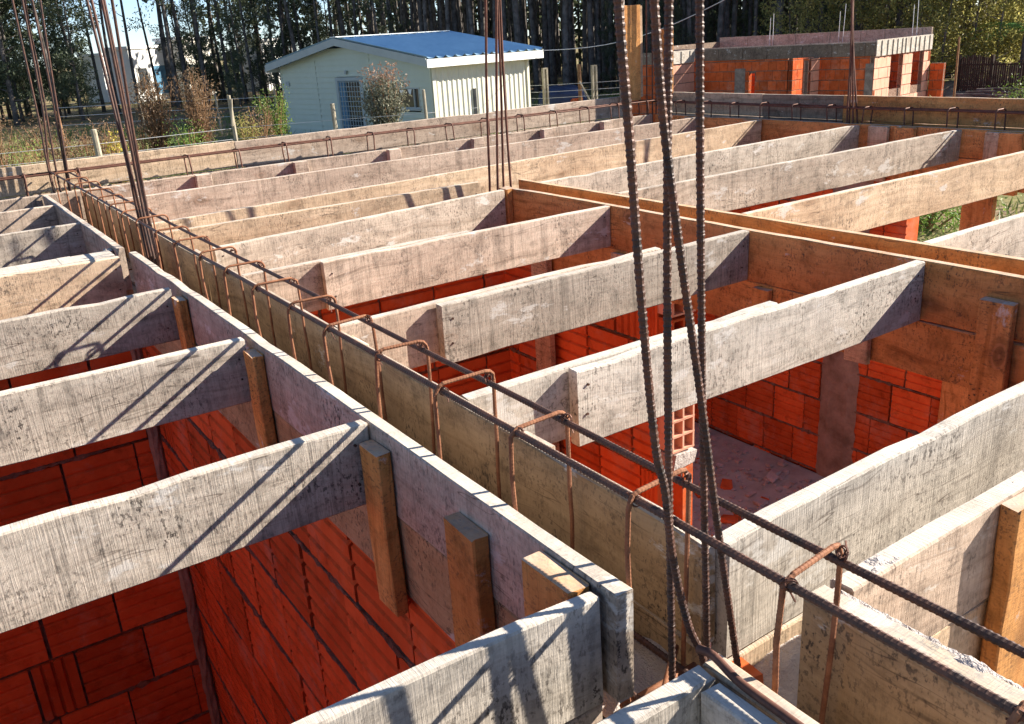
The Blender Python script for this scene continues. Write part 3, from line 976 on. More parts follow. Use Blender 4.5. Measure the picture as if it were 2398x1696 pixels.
# hollow brick jamb of the doorway : open cells
hb = empty('hollow_brick_stack', W(3.6, 3.7, -4.85), 'stack of hollow bricks with open cells at the doorway jamb', 'brick stack')
cw, ch, th = .044, .054, .008
z = CZ + U * -2.50
k_ = 0
while z < CZ + U * -1.5:
    mb = MB()
    x0_, x1_ = U * 3.505, U * 3.505 + 2 * cw + 3 * th
    y0_, y1_ = U * 3.66, U * 3.78
    for r_ in range(5):
        zz = z + r_ * (ch + th)
        mb.box((x0_, y0_, zz), (x1_, y1_, zz + th), jit=.001)
        if r_ < 4:
            for c_ in range(3):
                mb.box((x0_ + c_ * (cw + th), y0_ + .001, zz + th), (x0_ + c_ * (cw + th) + th, y1_, zz + th + ch))
    mb.box((x0_, y1_ + .001, z), (x1_, y1_ + .008, z + 4 * (ch + th) + th))
    mb.v = [tuple(Vector(v) - hb.location) for v in mb.v]
    mb.obj('hollow_brick', M['brick_lit'] if k_ % 2 == 0 else M['brick'], hb)
    z += 4 * (ch + th) + .02
    k_ += 1
mb = MB()
mb.box(W(3.60, 3.67, -4.85), W(3.69, 3.78, -2.62), jit=.003)
mb.v = [tuple(Vector(v) - hb.location) for v in mb.v]
mb.obj('brick_base', M['brick'], hb)
mb = MB()
mb.box(W(3.51, 3.655, -2.62), W(3.70, 3.79, -2.515), jit=.008)
mb.v = [tuple(Vector(v) - hb.location) for v in mb.v]
mb.obj('mortar_pad', M['rubble'], hb)

# mortar beds on top of the walls, inside the forms
def bed(name, x0, x1, y0, y1, z, mat='rubble', nx=30, ny=30, amp=.012):
    vs, fs = [], []
    for i in range(nx + 1):
        for j in range(ny + 1):
            p_ = W(x0 + (x1 - x0) * i / nx, y0 + (y1 - y0) * j / ny, z)
            p_.z += amp * noise.fractal(p_ * 14, 1., 2., 4)
            vs.append(p_)
    for i in range(nx):
        for j in range(ny):
            fs.append((i * (ny + 1) + j, (i + 1) * (ny + 1) + j, (i + 1) * (ny + 1) + j + 1, i * (ny + 1) + j + 1))
    mb_ = MB(); mb_.add(vs, fs)
    return mb_.obj(name, M[mat], smooth=False)


tag(bed('mortar_bed', .93, 1.17, .3, 8.5, -1.345, nx=10, ny=240), 'rough grey mortar on the wall top inside the main beam form', 'mortar')
tag(bed('mortar_bed', 1.171, 3.5, .88, 1.115, -1.355, nx=120, ny=12), 'rough pale mortar on the wall top between the crossing form planks', 'mortar')
tag(bed('mortar_bed', -1.2, .929, .87, 1.13, -1.35, nx=90, ny=12), 'rough mortar on the wall top between the bottom left planks', 'mortar')
tag(bed('mortar_bed', -1.8, 8., 8.38, 8.66, -1.36, nx=160, ny=6), 'rough mortar on the wall top inside the back form', 'mortar')
tag(bed('mortar_bed', 7.75, 8., 1.2, 8.37, -1.36, nx=6, ny=120), 'rough mortar on the wall top inside the right form', 'mortar')
br = empty('broken_brick', W(1.235, 1.08, -1.34), 'orange brick fragment on the mortar by the column bars', 'brick fragment')
mb = MB(); mb.box((-.014, -.02, -.008), (.016, .02, .012), jit=.005); mb.obj('fragment', M['brick'], br)
# horizontal rods in the junction
jr = empty('junction_rods', W(1.05, 1., -1.3), 'short rusty rods crossing in the junction below the column bars', 'rebar')
for (p_, q_) in (((.93, 1.02, -1.265), (1.13, 1.17, -1.265)), ((.90, 1.06, -1.285), (1.05, .90, -1.275)), ((.95, 1.14, -1.31), (1.16, 1.14, -1.31))):
    mb = MB(); mb.tube([W(*p_) - jr.location, W(*q_) - jr.location], .0048, 7); mb.obj('rod', M['rust'], jr, smooth=True)

# floors
mb = MB()
for i in range(700):
    x, y = U * R.uniform(5.2, 7.6), U * R.uniform(4.6, 8.)
    r_ = R.uniform(.004, .018) * (1 + (R.random() < .06))
    mb.box((x - r_, y - r_, FZ + .001), (x + r_, y + r_, FZ + r_), jit=r_ * .35)
tag(mb.obj('mortar_droppings', M['rubble']), 'mortar droppings strewn over the floor of the right room', 'mortar crumbs', kind='stuff')
mb = MB()
mb.box((-2.6, -1.6, FZ - .3), (5.2, 5.4, FZ))
tag(mb.obj('floor', M['floor']), kind='structure')
deb = []
for i in range(9):
    mb = MB()
    r_ = R.uniform(.02, .06)
    mb.box((-r_, -r_ * .7, 0), (r_, r_ * .7, r_ * .5), jit=r_ * .25)
    o = mb.obj('brick_rubble', M['brick'], loc=W(6. + R.uniform(-.3, 1.2), 5.9 + R.uniform(-.6, 1.), -4.868))
    o.rotation_euler.z = R.uniform(0, 6)
    tag(o, 'small red brick fragment on the floor of the right room', 'brick fragment', 'brick fragments on the floor')

#@@BACK
# ------------------------------------------------------------------ ground
vs, fs = [], []
rings = [0, 4, 8, 12, 16, 20, 25, 30, 36, 43, 52, 63, 77, 95, 120, 160, 230, 340, 520, 900, 1600]
na = 72
for r_ in rings[1:]:
    for k in range(na):
        a_ = 2 * math.pi * k / na
        p_ = Vector((r_ * math.cos(a_), r_ * math.sin(a_), 0))
        p_.z = .22 * noise.noise(p_ * .11) * min(1, max(0, (r_ - 9) / 12))
        vs.append(p_)
vs.append(Vector((0, 0, 0)))
nr = len(rings) - 1
for i in range(nr - 1):
    for k in range(na):
        k2 = (k + 1) % na
        fs.append((i * na + k, i * na + k2, (i + 1) * na + k2, (i + 1) * na + k))
for k in range(na):
    fs.append((len(vs) - 1, (k + 1) % na, k)[::-1])
m, nt, b = nmat('ground_soil_grass', .95, .1)
tc = N(nt, 'ShaderNodeTexCoord')
g1 = noise_n(nt, tc.outputs['Object'], .35, 6, .6)
g2 = noise_n(nt, tc.outputs['Object'], 3.5, 6, .7)
c1 = mix(nt, ramp(nt, g2, [(.35, 0.), (.65, 1.)]), (.10, .115, .035), (.30, .25, .12))
c2 = mix(nt, ramp(nt, g2, [(.35, 0.), (.65, 1.)]), (.16, .10, .055), (.33, .26, .17))
nt.links.new(mix(nt, ramp(nt, g1, [(.42, 0.), (.58, 1.)]), c1, c2), b.inputs['Base Color'])
bp = N(nt, 'ShaderNodeBump', i_Strength=.7, i_Distance=.08); nt.links.new(g2, bp.inputs['Height']); nt.links.new(bp.outputs[0], b.inputs['Normal'])
mb = MB(); mb.add(vs, fs)
tag(mb.obj('ground', m, smooth=True), kind='structure')


def gz(x, y):
    r_ = math.hypot(x, y)
    return .22 * noise.noise(Vector((x, y, 0)) * .11) * min(1, max(0, (r_ - 9) / 12))


def AZ(az, d):
    a_ = math.radians(az)
    return d * math.sin(a_), d * math.cos(a_)


# ------------------------------------------------------------------ foliage
def leaves(mb, c, rad, n, size, asp=2.4, flat=.0, squash=1., shell=.0):
    """n small bent leaf quads in a ball"""
    c = Vector(c)
    for _ in range(n):
        while True:
            d = Vector((R.uniform(-1, 1), R.uniform(-1, 1), R.uniform(-1, 1)))
            if shell < d.length <= 1: break
        p_ = c + Vector((d.x * rad, d.y * rad, d.z * rad * squash))
        ax = Vector((R.gauss(0, 1), R.gauss(0, 1), R.gauss(0, 1) * (1 - flat) - .5)).normalized()
        sd = ax.orthogonal().normalized()
        an = R.uniform(0, 6.28)
        sd = (sd * math.cos(an) + ax.cross(sd) * math.sin(an))
        L, w_ = size * R.uniform(.6, 1.3), size / asp * R.uniform(.7, 1.2)
        nrm = ax.cross(sd) * (L * .12)
        mb.add([p_, p_ + ax * L * .5 + sd * w_ * .5 + nrm, p_ + ax * L, p_ + ax * L * .5 - sd * w_ * .5 + nrm], [(0, 1, 2, 3)])


def trunk_pts(h, lean, bend):
    ph = R.uniform(0, 6)
    return [Vector((lean[0] * t * h + bend * math.sin(ph + t * 4) * t, lean[1] * t * h + bend * math.cos(ph * 1.3 + t * 3.4) * t, h * t)) for t in [i / 11 for i in range(12)]]


def at(pts, t):
    f = max(0, min(.9999, t)) * (len(pts) - 1)
    i = int(f)
    return pts[i].lerp(pts[i + 1], f - i)


def make_tree(name, label, cat, h, r0, clumps, leaf, bark, group, lsize, low=.35, spread=2.2, nleaf=60, bend=.25, fork=False):
    root = empty(name, (0, 0, 0), label, cat, group)
    pts = trunk_pts(h, (R.uniform(-.03, .03), R.uniform(-.03, .03)), bend)
    mb = MB()
    mb.tube([pts[0] + Vector((0, 0, -.2))] + pts[1:], [r0 * (1.25 if i == 0 else 1 - .78 * i / 11) for i in range(12)], 8)
    ends = []
    for k in range(clumps):
        t = low + (1 - low) * (k + R.random()) / clumps
        b0 = at(pts, min(t, .97))
        an = R.uniform(0, 6.28)
        ln = spread * (1.1 - .6 * abs(t - .65)) * R.uniform(.35, 1.)
        e = b0 + Vector((math.cos(an) * ln, math.sin(an) * ln, ln * R.uniform(.15, .75)))
        md = b0.lerp(e, .5) + Vector((0, 0, -.08 * ln))
        rb = r0 * (1 - .75 * t) * .42
        mb.tube([b0, md, e], [rb, rb * .7, rb * .3], 5, caps=False)
        ends += [e, md.lerp(e, .6)] if R.random() < .6 else [e]
    mb.obj('trunk', M[bark], root, smooth=True)
    lb = MB()
    for e in ends:
        leaves(lb, e, spread * R.uniform(.26, .46), nleaf, lsize, squash=R.uniform(.6, 1.))
    lb.obj('crown', M[leaf], root)
    return root


def place(proto, x, y, rz=None, sc=1., label=None, first=[]):
    if proto.name in USED:
        o_ = copy_tree(proto)
    else:
        o_ = proto
        USED.add(proto.name)
    o_.location = (x, y, gz(x, y))
    o_.rotation_euler = (0, 0, R.uniform(0, 6.28) if rz is None else rz)
    o_.scale = (sc, sc, sc * R.uniform(.9, 1.12))
    if label: o_['label'] = label
    return o_


USED = set()
EG = 'tall eucalyptus trees of the dark grove'
EL = 'tall thin-trunked eucalyptus in the dark grove behind the shed'
tall = [make_tree('eucalyptus_tree', EL, 'tree', R.uniform(13, 17), R.uniform(.11, .19), 15, 'lf_euc', 'bark', EG, .30, low=.50, spread=2.3, nleaf=42, bend=.35) for _ in range(5)]
LG = 'leafy eucalyptus trees at the left edge'
LL = 'eucalyptus with hanging foliage down to the ground at the far left'
leafy = [make_tree('leafy_eucalyptus', LL, 'tree', R.uniform(11, 14), R.uniform(.10, .16), 32, 'lf_euc', 'bark', LG, .24, low=.08, spread=1.9, nleaf=85, bend=.3) for _ in range(3)]
DG = 'slim bare trunks of the thin wood'
DL = 'slim dark trunk with sparse leaves against the sky left of the shed'
slim = [make_tree('slim_eucalyptus', DL, 'tree', R.uniform(12, 15), R.uniform(.09, .14), 9, 'lf_euc', 'bark', DG, .22, low=.30, spread=1.7, nleaf=22, bend=.4) for _ in range(3)]


def fdist(az):
    T_ = [(-8, 60), (8, 60), (16, 62), (24, 60), (30, 54), (37, 48), (45, 47), (52, 47), (60, 48), (75, 48)]
    for (a0, d0), (a1, d1) in zip(T_[:-1], T_[1:]):
        if az <= a1:
            return d0 + (d1 - d0) * (az - a0) / (a1 - a0)
    return 48


az = -4.
while az < 66:
    if az < 9.2:
        for k in range(3):
            place(R.choice(leafy) if R.random() < .7 else R.choice(tall), *AZ(az + R.uniform(-.6, .6), fdist(az) + k * 5 + R.uniform(-2, 2)), sc=R.uniform(.85, 1.15))
        az += 1.25
    elif az < 13.0:
        place(R.choice(slim), *AZ(az + R.uniform(-.4, .4), fdist(az) + R.uniform(0, 8)), sc=R.uniform(.9, 1.1))
        az += 1.0
    elif az < 27:
        for k in range(2 + (az > 20)):
            place(R.choice(slim) if R.random() < .6 else R.choice(tall), *AZ(az + R.uniform(-.5, .5), fdist(az) + k * 6 + R.uniform(-2, 2)), sc=R.uniform(.85, 1.1))
        if az > 14.5 and R.random() < .55:
            place(R.choice(leafy), *AZ(az, fdist(az) + R.uniform(0, 9)), sc=R.uniform(.55, 1.))
        az += .85
    else:
        for k in range(4):
            place(R.choice(tall), *AZ(az + R.uniform(-.5, .5), fdist(az) + k * 3.6 + R.uniform(-1.5, 1.5)), sc=R.uniform(.8, 1.15))
        az += .95
UG = 'dark undergrowth trees at the foot of the grove'
for k in range(34):
    az = R.choice((R.uniform(-3, 9.5), R.uniform(14.5, 29), R.uniform(14.5, 29), R.uniform(40, 50)))
    o = place(leafy[k % 3], *AZ(az, fdist(az) + R.uniform(-3, 7)), sc=R.uniform(.22, .42), label='small dark leafy tree low at the foot of the grove')
    o['group'] = UG
# the depth of the grove, one mass
mb, lb = MB(), MB()
for i in range(420):
    az = R.uniform(25.5, 68)
    x, y = AZ(az, fdist(az) + 15 + R.uniform(0, 22))
    h_ = R.uniform(9, 15)
    mb.tube([Vector((x, y, -.2)), Vector((x + R.uniform(-.4, .4), y + R.uniform(-.4, .4), h_))], [R.uniform(.10, .2), .05], 5, caps=False)
for i in range(520):
    az = R.uniform(25, 69)
    x, y = AZ(az, fdist(az) + 19 + R.uniform(0, 26))
    leaves(lb, (x, y, R.uniform(.8, 14)), R.uniform(1.6, 2.8), 34, .8, 1.8)
for i in range(70):
    az = R.uniform(16., 26)
    x, y = AZ(az, fdist(az) + 17 + R.uniform(0, 12))
    leaves(lb, (x, y, R.uniform(.8, 9)), R.uniform(1.2, 2.0), 30, .6, 1.8)
for i in range(150):
    az = R.uniform(-6, 9)
    x, y = AZ(az, fdist(az) + 19 + R.uniform(0, 14))
    leaves(lb, (x, y, R.uniform(.8, 12)), R.uniform(1.4, 2.4), 34, .6, 1.8)
w_ = empty('distant_wood', (0, 0, 0))
o = mb.obj('wood_trunks', M['bark'], smooth=True)
tag(o, 'mass of far trunks deep in the grove', 'woodland', kind='stuff')
o2 = lb.obj('wood_foliage', M['lf_euc'])
tag(o2, 'mass of far dark foliage closing the grove', 'woodland', kind='stuff')
bpy.data.objects.remove(w_)

for (az, d) in ((46.5, 56), (48, 60), (49.5, 53), (51, 58), (52.5, 51), (54, 57), (55.5, 54), (50.2, 65), (53.2, 66), (56, 67)):
    place(R.choice(leafy), *AZ(az, d), sc=R.uniform(1.05, 1.3))
lb = MB()
for i in range(260):
    az = R.uniform(3, 32)
    x, y = AZ(az, R.uniform(96, 130))
    leaves(lb, (x, y, R.uniform(.2, 2.4)), R.uniform(1.2, 2.), 26, .7, 1.8)
tag(lb.obj('far_scrub', M['lf_euc']), 'low band of far scrub behind the white houses', 'scrub', kind='stuff')
# right-hand green trees
OG = 'olive-green bushy trees behind the brick house'
OL = 'olive-green bushy tree behind the brick house'
bushy = [make_tree('bushy_tree', OL, 'tree', R.uniform(5, 7.), R.uniform(.05, .08), 34, 'lf_olive', 'bark', OG, .20, low=.06, spread=1.9, nleaf=50, bend=.3) for _ in range(3)]
for (az, d, sc) in ((50.5, 41, .75), (52, 44, .9), (53.8, 41, .8), (55.5, 43, .95), (57.3, 40, .9), (58.6, 40, .85), (60.2, 41, 1.05), (61.4, 40.5, .95), (63., 41, 1.1), (64.5, 41, 1.), (66, 40, 1.), (67.5, 41, 1.1), (59.5, 44, 1.2), (61.2, 44, 1.1), (62.2, 46, 1.3), (63.5, 46, 1.35), (57, 47, 1.3)):
    place(R.choice(bushy), *AZ(az, d), sc=sc)
# palm-like plant
pm = empty('palm_plant', (*AZ(62.6, 37.2), 0), 'bright green feathery palm among the olive trees at upper right', 'palm')
lb = MB()
for k in range(26):
    an = R.uniform(0, 6.28)
    L = R.uniform(1.2, 2.2)
    dirv = Vector((math.cos(an), math.sin(an), 0))
    for j in range(14):
        t = (j + 1) / 14
        c_ = Vector((0, 0, 2.1)) + dirv * L * t + Vector((0, 0, L * (.9 * t - .95 * t * t)))
        sd = Vector((-dirv.y, dirv.x, 0))
        for s_ in (-1, 1):
            e_ = c_ + sd * s_ * .34 * (1 - .5 * t) + dirv * .18 + Vector((0, 0, -.08))
            lb.add([c_ - dirv * .025, c_ + dirv * .025, e_], [(0, 1, 2)])
lb.obj('fronds', M['lf_palm'], pm)
mb = MB(); mb.tube([(0, 0, -.1), (.03, .02, .9), (0, 0, 2.15)], [.16, .13, .11], 8); mb.obj('stem', M['bark'], pm)


def shrub(name, label, x, y, h, w, leaf, n, ls, stems=9, group=None, asp=2.2, tip=None, twig='twig'):
    r_ = empty(name, (x, y, gz(x, y)), label, 'shrub', group)
    mb_, lb_, tb_ = MB(), MB(), MB()
    tips = []
    for k in range(int(stems * 1.4)):
        an, rr = R.uniform(0, 6.28), R.uniform(.05, w * .55)
        e = Vector((math.cos(an) * rr, math.sin(an) * rr, h * R.uniform(.6, 1.)))
        mdp = Vector((e.x * .45, e.y * .45, e.z * .5)) + Vector((R.gauss(0, .05), R.gauss(0, .05), 0))
        mb_.tube([Vector((0, 0, -.1)) + e * .05, mdp, e], [.018, .012, .005], 5, caps=False)
        for t in (.3, .5, .68, .84, .97):
            tips.append((Vector((0, 0, 0)).lerp(mdp, t * 2) if t < .5 else mdp.lerp(e, t * 2 - 1), t))
    mb_.obj('stems', M[twig], r_)
    for (p_, t) in tips:
        tgt = tb_ if (tip and p_.z > h * .84) else lb_
        leaves(tgt, p_, w * .24, max(3, int(3. * n) // len(tips)), ls * .68, asp)
    lb_.obj('foliage', M[leaf], r_)
    if tip and tb_.f:
        tb_.obj('tip_foliage', M[tip], r_)
    return r_
BG = 'dry brown bushes along the wire fence'
shrub('dry_bush', 'tall dry brown bush by the fence, left of its twin', *AZ(12.7, 27), 2.75, 1.1, 'lf_brown', 1300, .13, 22, BG, 3)
shrub('dry_bush', 'tall dry brown bush with green foot, right of its twin', *AZ(15.1, 27), 2.65, 1.05, 'lf_brown', 1300, .13, 22, BG, 3)
shrub('dry_bush', 'low dry brown bush at the left picture edge', *AZ(4.3, 26), 1.9, 2.2, 'lf_brown', 700, .12, 18, BG, 3)
shrub('dry_bush', 'low dry brown bush behind the thin corner bars', *AZ(7.0, 24.5), 1.75, 1.8, 'lf_brown', 600, .12, 16, BG, 3)
shrub('dry_bush', 'small dry brown bush just left of the short white post', *AZ(8.7, 24), 1.6, 1.2, 'lf_brown', 420, .11, 14, BG, 3)
shrub('dry_bush', 'small dry brown bush between the white post and the yellow bush', *AZ(9.6, 24.5), 1.7, 1.1, 'lf_brown', 420, .11, 14, BG, 3)
shrub('dry_bush', 'low dry bush right of the leaning bar bundle', *AZ(11.6, 27), 1.45, 1.4, 'lf_brown', 350, .11, 12, BG, 3)
shrub('dry_bush', 'small dry brown bush beside the cross-topped post', *AZ(18.3, 27), 1.65, 1.1, 'lf_brown', 420, .11, 14, BG, 3)
shrub('yellow_bush', 'small bright yellow flowering bush right of the short white post', *AZ(10.1, 23.4), 1.5, .6, 'lf_yell', 170, .10, 12, None, 1.8)
shrub('yellow_green_bush', 'yellow-green bush under the thin corner bars', *AZ(5.9, 23), 1.5, 1.0, 'lf_olive', 260, .10, 12, None, 2.2, tip='lf_green')
shrub('green_bush', 'upright fresh green bush against the left corner of the shed', *AZ(19.55, 28), 2.05, 1.0, 'lf_green', 800, .10, 12, None, 2.2)
shrub('green_bush', 'low green bush at the foot of the twin dry bushes', *AZ(14.2, 25.5), 1.35, 1.4, 'lf_green', 420, .10, 10, None, 2.2)
shrub('green_bush', 'yellowish low bush right of the cross-topped post', *AZ(17.5, 26), 1.5, .8, 'lf_olive', 420, .10, 10, None, 2.2)
shrub('red_tipped_shrub', 'conical grey-green shrub with reddish top in front of the shed door', *AZ(26.1, 23.6), 2.5, 1.0, 'lf_grey', 2600, .12, 24, None, 2.2, tip='lf_red')
shrub('garden_bush', 'sunlit green bush seen through the garden opening', 12.4, 7.6, .75, 2.2, 'lf_green', 900, .11, 16, None, 2.2)
shrub('garden_bush', 'dark green bush behind the sunlit one in the garden opening', 14.2, 9.8, 1.3, 2.4, 'lf_olive', 900, .12, 16, None, 2.2)
shrub('garden_bush', 'low green bush at the right edge past the brick house', *AZ(63.3, 27.5), 1.25, 1.8, 'lf_green', 700, .10, 14, None, 2.2)

# grass tufts, uncountable
mb = MB()
for i in range(5200):
    az_ = R.uniform(-2, 42)
    d_ = R.uniform(13, 50) if i % 3 else R.uniform(20, 30)
    x, y = AZ(az_, d_)
    for k in range(4):
        h_ = R.uniform(.12, .42)
        an = R.uniform(0, 6.28)
        wv = Vector((math.cos(an), math.sin(an), 0))
        o_ = Vector((x + R.gauss(0, .08), y + R.gauss(0, .08), gz(x, y) - .02))
        tp = o_ + Vector((R.gauss(0, .12), R.gauss(0, .12), h_))
        mb.add([o_ - wv * .03, o_ + wv * .03, tp], [(0, 1, 2)])
for i in range(700):
    x, y = 10 + R.uniform(0, 9), 4.5 + R.uniform(0, 8)
    for k in range(4):
        an = R.uniform(0, 6.28)
        wv = Vector((math.cos(an), math.sin(an), 0))
        o_ = Vector((x + R.gauss(0, .08), y + R.gauss(0, .08), gz(x, y) - .02))
        mb.add([o_ - wv * .02, o_ + wv * .02, o_ + Vector((R.gauss(0, .1), R.gauss(0, .1), R.uniform(.1, .3)))], [(0, 1, 2)])
tag(mb.obj('grass', M['lf_grass']), 'dry and green grass tufts on the plot', 'grass', kind='stuff')


# -------------------------------------------------------------------- fences
def fence_post(name, label, x, y, h, r, mat='post', square=False, group='posts of the wire fence'):
    mb_ = MB()
    if square:
        mb_.box((-r, -r, -.3), (r, r, h), jit=.006)
    else:
        mb_.tube([(0, 0, -.3), (.01, 0, h * .5), (.0, .01, h - .015), (0, .01, h)], [r * 1.05, r, r * .95, r * .8], 9)
    return tag(mb_.obj(name, M[mat], loc=(x, y, gz(x, y))), label, 'fence post', group)


PA = AZ(9.3, 22.); PB = AZ(16.95, 23.); PC = AZ(22.9, 23.); PD = AZ(28.5, 23.)
fence_post('fence_post', 'short thick pale post beside the yellow bush', *PA, 1.7, .068)
cp = empty('fence_post', (*PB, gz(*PB)), 'slim tall post with a crossed stake near the twin dry bushes', 'fence post', 'posts of the wire fence')
mb = MB(); mb.tube([(0, 0, -.3), (.01, .01, 1.1), (0, .0, 2.1)], [.055, .05, .042], 8); mb.obj('post', M['post'], cp)
mb = MB(); mb.tube([(-.05, -.06, 1.4), (.03, -.07, 2.02)], [.03, .025], 6); mb.obj('stake', M['post'], cp)
fence_post('fence_post', 'short post with a pale lit side in front of the shed door', *PC, 1.72, .056)
fence_post('fence_post', 'thin pale post in front of the shed window', *PD, 1.88, .04)
PZ = AZ(2.5, 22.); PE = AZ(33., 24.)
fence_post('fence_post', 'dark stake standing far left among the dry bushes', *AZ(7.65, 27), 1.9, .05, 'twig')
wr = empty('fence_wire', (*PA, .8), 'thin strained wires running from post to post in front of the shed', 'wire')
for hgt in (.55, .85, 1.15, 1.4):
    mb = MB()
    P_ = [Vector((*PZ, hgt)), Vector((*PA, hgt)), Vector((*PB, hgt)), Vector((*PC, hgt)), Vector((*PD, hgt)), Vector((*PE, hgt))]
    mb.tube([v - wr.location for v in P_], .006, 4)
    mb.obj('strand', M['wire'], wr)
# right side fence behind the shed
Q = [AZ(33.8, 35.5), AZ(36.0, 34.), AZ(39., 34.), AZ(42.2, 34.4), AZ(45.6, 35)]
for q_, lb_ in zip(Q[1:], ('pale squared post pair right of the shed, nearer the shed', 'pale squared post pair with a brace, right of the blue tarpaulin', 'pale squared post half hidden by the corner board box', 'pale squared post behind the brick house front')):
    rt = empty('fence_post', (*q_, gz(*q_)), lb_, 'fence post', 'pale squared posts of the far fence')
    for dx in (-.075, .075):
        mb = MB(); mb.box((dx - .035, -.05, -.3), (dx + .035, .05, 1.85), jit=.004); mb.obj('upright', M['post'], rt)
    mb = MB(); mb.box((-.11, -.05, 1.852), (.11, .05, 1.9), jit=.003); mb.obj('cap', M['post'], rt)
wr = empty('fence_wire', (*Q[1], .8), 'pale wires of the far fence right of the shed', 'wire')
for hgt in (.4, .62, .84, 1.06, 1.3):
    mb = MB(); mb.tube([Vector((*v, hgt + gz(*v))) - wr.location for v in Q], .011, 4); mb.obj('strand', M['wire'], wr)
mb = MB(); a_, b_ = Vector((*AZ(38.1, 34.5), 1.35)), Vector((*AZ(39., 34.), .35)); mb.tube([a_, b_], .035, 6)
tag(mb.obj('fence_brace', M['post']), 'slanting brace pole against the pale post pair', 'brace')
fence_post('fence_post', 'brown stake behind the slanting brace', *AZ(38.1, 34.7), 1.95, .07, 'twig')
# small far fence left of the shed
FQ = [AZ(7.7, 42), AZ(12, 41), AZ(16.2, 40.5), AZ(19.6, 40)]
for q_, lb_ in zip(FQ[1:], ('thin stake of the far wire line behind the twin dry bushes', 'thin stake of the far wire line behind the cross-topped post', 'thin stake of the far wire line by the green bush')):
    fence_post('fence_post', lb_, *q_, 1.7, .04, group='stakes of the far wire line')
wr = empty('fence_wire', (*FQ[1], .8), 'far pale wires below the grove, left of the shed', 'wire')
for hgt in (.7, 1.05, 1.4):
    mb = MB(); mb.tube([Vector((*v, hgt + gz(*v))) - wr.location for v in FQ], .012, 4); mb.obj('strand', M['wire'], wr)

# --------------------------------------------------------------------- shed
SA = Vector((12.8, 34.9, 0))            # left front corner
ge = Vector((.15, -.989, 0)).normalized()   # along the gable, to the right corner
sd_ = Vector((.989, .15, 0)).normalized()   # along the eave side, away
GL, SL = 9.4, 4.15
hw, hp = 2.5, 3.22
sh = empty('shed', SA, 'cream shed with a low blue metal roof and white fascia', 'shed')


def SP(u, v, z): return ge * u + sd_ * v + Vector((0, 0, z))


def quadbox(mb_, u0, u1, v0, v1, z0, z1, zz=None):
    """box in shed coordinates; zz gives top heights at u0,u1"""
    t0, t1 = zz if zz else (z1, z1)
    b0, b1 = (z0, z0) if not isinstance(z0, tuple) else z0
    vs = [SP(u0, v0, b0), SP(u1, v0, b1), SP(u1, v1, b1), SP(u0, v1, b0), SP(u0, v0, t0), SP(u1, v0, t1), SP(u1, v1, t1), SP(u0, v1, t0)]
    mb_.add(vs, [(0, 3, 2, 1), (4, 5, 6, 7), (0, 1, 5, 4), (1, 2, 6, 5), (2, 3, 7, 6), (3, 0, 4, 7)])


def gtop(u): return hw + (hp - hw) * (1 - abs(u - GL / 2) / (GL / 2))


# gable wall: lapped siding courses, cut around the door and window
DU0, DU1, DZ = 3.95, 5.45, 2.02
WU0, WU1, WZ0, WZ1 = 6.9, 8.75, 1.05, 1.72
mb = MB()
z = 0.
cst = .19
while z < hp:
    zt = min(z + cst, hp)
    # span of this course under the gable
    def uspan(zz):
        if zz <= hw: return 0., GL
        k = (zz - hw) / (hp - hw) * GL / 2
        return k, GL - k
    (a0, a1), (b0, b1) = uspan(z), uspan(zt)
    segs = [(a0, a1, b0, b1)]
    cuts = []
    if z < DZ - .05: cuts.append((DU0, DU1))
    if zt > WZ0 + .05 and z < WZ1 - .05: cuts.append((WU0, WU1))
    x = [a0]
    for c in cuts: x += list(c)
    x.append(a1)
    for i in range(0, len(x), 2):
        l0, l1 = x[i], x[i + 1]
        t0 = b0 if i == 0 else l0
        t1 = b1 if i + 2 >= len(x) else l1
        if t1 - t0 < .01: continue
        vs = [SP(l0, -.032, z), SP(l1, -.032, z), SP(t1, -.004, zt), SP(t0, -.004, zt), SP(l0, .06, z), SP(l1, .06, z), SP(t1, .06, zt), SP(t0, .06, zt)]
        mb.add(vs, [(0, 1, 2, 3), (4, 7, 6, 5), (0, 4, 5, 1), (3, 2, 6, 7), (0, 3, 7, 4), (1, 5, 6, 2)])
    z += cst
gw = mb.obj('gable_wall', M['siding'], sh)
for u in (2.55, 6.05):
    mb = MB(); quadbox(mb, u, u + .05, -.03, -.019, .0 if u < 3 else 2.02, gtop(u) - .03)
    mb.obj('cover_strip', M['siding'], gw)
for u in (-.02, GL - .07):
    mb = MB(); quadbox(mb, u, u + .09, -.035, .03, 0, hw); mb.obj('corner_trim', M['siding'], gw)
# corrugated side wall
mb = MB()
n = 160
vs, fs = [], []
for i in range(n + 1):
    v = SL * i / n
    o_ = .022 * max(-.4, math.cos(2 * math.pi * i / 8))
    for z in (0, hw + .02):
        vs.append(SP(GL + .03 + o_, v, z))
for i in range(n):
    fs.append((2 * i, 2 * i + 2, 2 * i + 3, 2 * i + 1))
mb.add(vs, fs)
sw = mb.obj('side_wall', M['corrug'], sh)
mb = MB(); quadbox(mb, GL + .04, GL + .075, 1.62, 1.74, .35, 1.55); mb.obj('wall_slot', M['glass'], sw)
mb = MB(); quadbox(mb, GL + .02, GL + .075, SL - .07, SL + .03, 0, hw); mb.obj('corner_trim', M['corrug'], sw)
mb = MB(); quadbox(mb, GL + .03, GL + .066, .0, .13, 0, hw - .03); mb.obj('corner_trim', M['corrug'], sw)
mb = MB(); quadbox(mb, 0, GL, SL - .06, SL, 0, hw); mb.obj('back_wall', M['siding'], sh)
mb = MB(); quadbox(mb, -.0, .05, 0.1, SL - .07, 0, hw); mb.obj('far_side_wall', M['siding'], sh)
